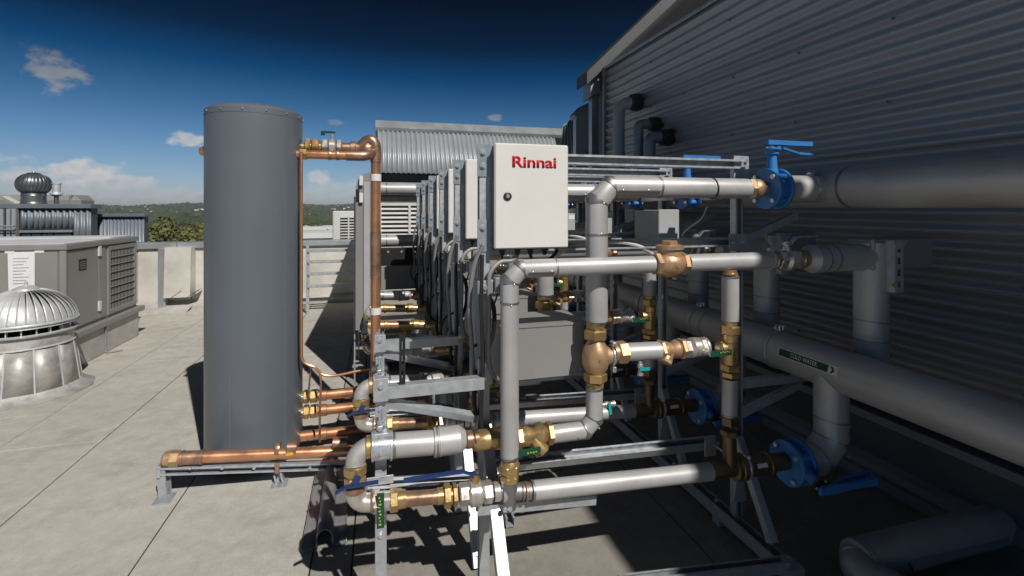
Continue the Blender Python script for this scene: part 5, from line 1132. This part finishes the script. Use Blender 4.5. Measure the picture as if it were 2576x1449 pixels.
# ---- flues on the wall
def flue(pts, r, m, lab, collar, sq=False):
    o = thing('wall_flue', lab, 'flue', pts[0]); part('pipe', MB().tube(pts, r, 20), m, o)
    part('collar', MB().lathe(collar, X_, [(-.04, r*1.02), (-.035, r*1.35), (.0, r*1.45), (.05, r*1.5), (.07, r*1.3)], 20), 'blackpipe', o)
fu_ = 2.47
a0 = pu(1557, 600, fu_); a1 = pu(1557, 300, fu_); a2 = V(fu_, a1.y, pu(1557, 262, fu_).z)
flue([a0]+round_path([a0+Z_*.01, a2, V(WU-.02, a1.y-.10, a2.z+.01)], .10, 6)[1:], .062, 'ltgrey', 'pale grey flue pipe bending into the corrugated wall', V(WU-.07, a1.y-.08, a2.z+.01))
a0 = pu(1606, 600, fu_); a1 = V(fu_, a0.y, pu(1606, 312, fu_).z)
flue([a0, *arc(a0, a1, a1+V(.3, -.03, 0), 3, .05), a1+V(.18, -.02, 0)], .05, 'flash', 'middle blue grey duct rising beside the flue pipe', V(WU-.06, a0.y-.03, a1.z))
a0 = pu(1634, 600, fu_); a1 = V(fu_, a0.y, pu(1634, 345, fu_).z)
flue([a0, *arc(a0, a1, a1+V(.3, -.03, 0), 3, .05), a1+V(.18, -.02, 0)], .055, 'flash', 'right hand blue grey duct ending in a dark collar on the wall', V(WU-.06, a0.y-.03, a1.z))
# ---- small cabinets between the rows
q0, q1 = pv(1658, 528, 2.21), pv(1708, 616, 2.21)
jb = thing('isolator_box', 'pale grey isolator box standing behind the bronze check valve', 'isolator box', (q0.x, 2.3, q1.z)); part('casing', MB().box((q0.x, 2.225, q1.z), (q1.x, 2.46, q0.z), .004), 'ltgrey', jb); part('cover', MB().box((q0.x-.002, 2.21, q1.z-.002), (q1.x+.002, 2.2245, q0.z+.002), .003), 'ltgrey', jb); part('mount', MB().box((q0.x+.02, 2.3, 1.27), (q1.x-.02, 2.33, q1.z-.003)), 'galv', jb)
for X0, X1, Y0, Y1, v, lab in ((1428, 1447, 537, 580, 2.3, 'small grey junction box with red label right of the cream control box'), (1526, 1540, 530, 588, 2.4, 'narrow grey junction box just right of the thick lagged pipe')):
    q0, q1 = pv(X0, Y0, v), pv(X1, Y1, v); o = thing('junction_box', lab, 'junction box', (q0.x, v, q1.z)); part('casing', MB().box((q0.x, v, q1.z), (q1.x, v+.07, q0.z), .003), 'ltgrey', o); part('label', MB().box((q0.x+.005, v-.0015, q0.z-.03), (q1.x-.005, v-.0002, q0.z-.008)), 'white', o)
cbl = [pv(1778, 520, 2.25), pv(1762, 552, 2.24), pv(1735, 572, 2.23), pv(1716, 590, 2.22), pv(1712, 612, 2.22)]
whole('cable', MB().tube(smooth(cbl, 6), .006, 8), 'rubber', 'thin black cable curving down beside the pale isolator box', 'cable', cbl[0])
# ---- far end of the rack
for z_, lab in ((1.705, 'fat lagged crossover pipe high across the far end of the rack'), (1.165, 'fat lagged crossover pipe low across the far end of the rack')):
    o = thing('crossover_pipe', lab, 'pipe', (.04, 5.2, z_)); pipe('lagging', [V(.0, 5.25, z_), V(1.95, 5.25, z_)], .062, 'clad', o, ((V(.09, 5.25, z_), X_),), .014); 
    part('elbow', MB().tube([V(.06, 5.25, z_)]+arc(V(.2, 5.25, z_), V(-.04, 5.25, z_), V(-.04, 5.6, z_), 6, .07)+[V(-.04, 5.5, z_)], .064, 22), 'clad', o)
    if z_ > 1.5: part('lower_pipe', MB().tube([V(.0, 5.4, z_-.09), V(1.95, 5.4, z_-.09)], .04, 18), 'clad', o)
o = thing('boiler_case', 'grey boiler case with black recess and pale lip at the far end of the rack', 'boiler', (.25, 5.0, .7))
part('casing', MB().box((.03, 4.95, .70), (.62, 5.15, .935), .006), 'grey', o); part('recess', MB().box((.03, 4.98, .937), (.62, 5.17, 1.10), .004), 'hole', o)
part('lip', MB().box((.01, 4.92, .655), (.64, 4.97, .69), .003), 'galv', o)
for k in range(4): part('stud', MB().lathe(V(.10+.13*k, 4.979, 1.07), -Y_, [(0, .014), (.01, .01)], 8), 'zinc', o)
for k, zz in enumerate((.20, .34, .48)): whole('cross_rail', MB().box((-.10, 4.6, zz), (.55, 4.64, zz+.035), .003), 'galv', '%s of three cross rails under the far boiler case' % ('lowest', 'middle', 'uppermost')[k], 'rail', (.2, 4.6, zz))
HN = ['nearest', 'second', 'third', 'farthest']
for i in range(4):
    y = 4.2+.86*i; hc = thing('heater_casing', 'tall dark grey heater casing with rounded top, %s of the line' % HN[i], 'heater', (-.1, y+.4, .5), 'heater casings at the left end of the far rows')
    pr = [V(-.175, y, .50), V(-.05, y, .50), V(-.05, y, 1.80), V(-.075, y, 1.80), V(-.115, y, 1.785), V(-.155, y, 1.74), V(-.175, y, 1.68)]
    part('casing', MB().prism(pr, V(0, .84, 0)), 'grey', hc, sharp=20)
    if i == 0:
        part('front_channel', MB().box((-.112, 4.185, .52), (-.062, 4.1985, 1.72), .003), 'ltgrey', hc); part('vent', MB().box((-.17, 4.192, 1.56), (-.145, 4.199, 1.66)), 'hole', hc)
        for zz in (1.74, 1.60): part('bracket', MB().box((-.145, 4.17, zz-.05), (-.115, 4.1845, zz+.03), .002), 'enamel', hc)
    part('side_rail', MB().box((-.19, y+.04, .0), (-.178, y+.08, 1.6), .002), 'galv', hc)

# ---- thin air haze over the land
hzm = bpy.data.materials.new('haze_air'); hzm.use_nodes = True; hn = hzm.node_tree.nodes; hn.clear()
vo_ = hn.new('ShaderNodeVolumePrincipled'); vo_.inputs['Color'].default_value = (.75, .86, 1, 1); vo_.inputs['Density'].default_value = .00016
ho = hn.new('ShaderNodeOutputMaterial'); hzm.node_tree.links.new(vo_.outputs[0], ho.inputs['Volume'])
hb = part('haze', MB().box((-5200, -5200, -60), (5200, 5200, 36)), hzm, None, kind='stuff'); tag(hb, 'thin blue haze in the air over the hills', 'haze')
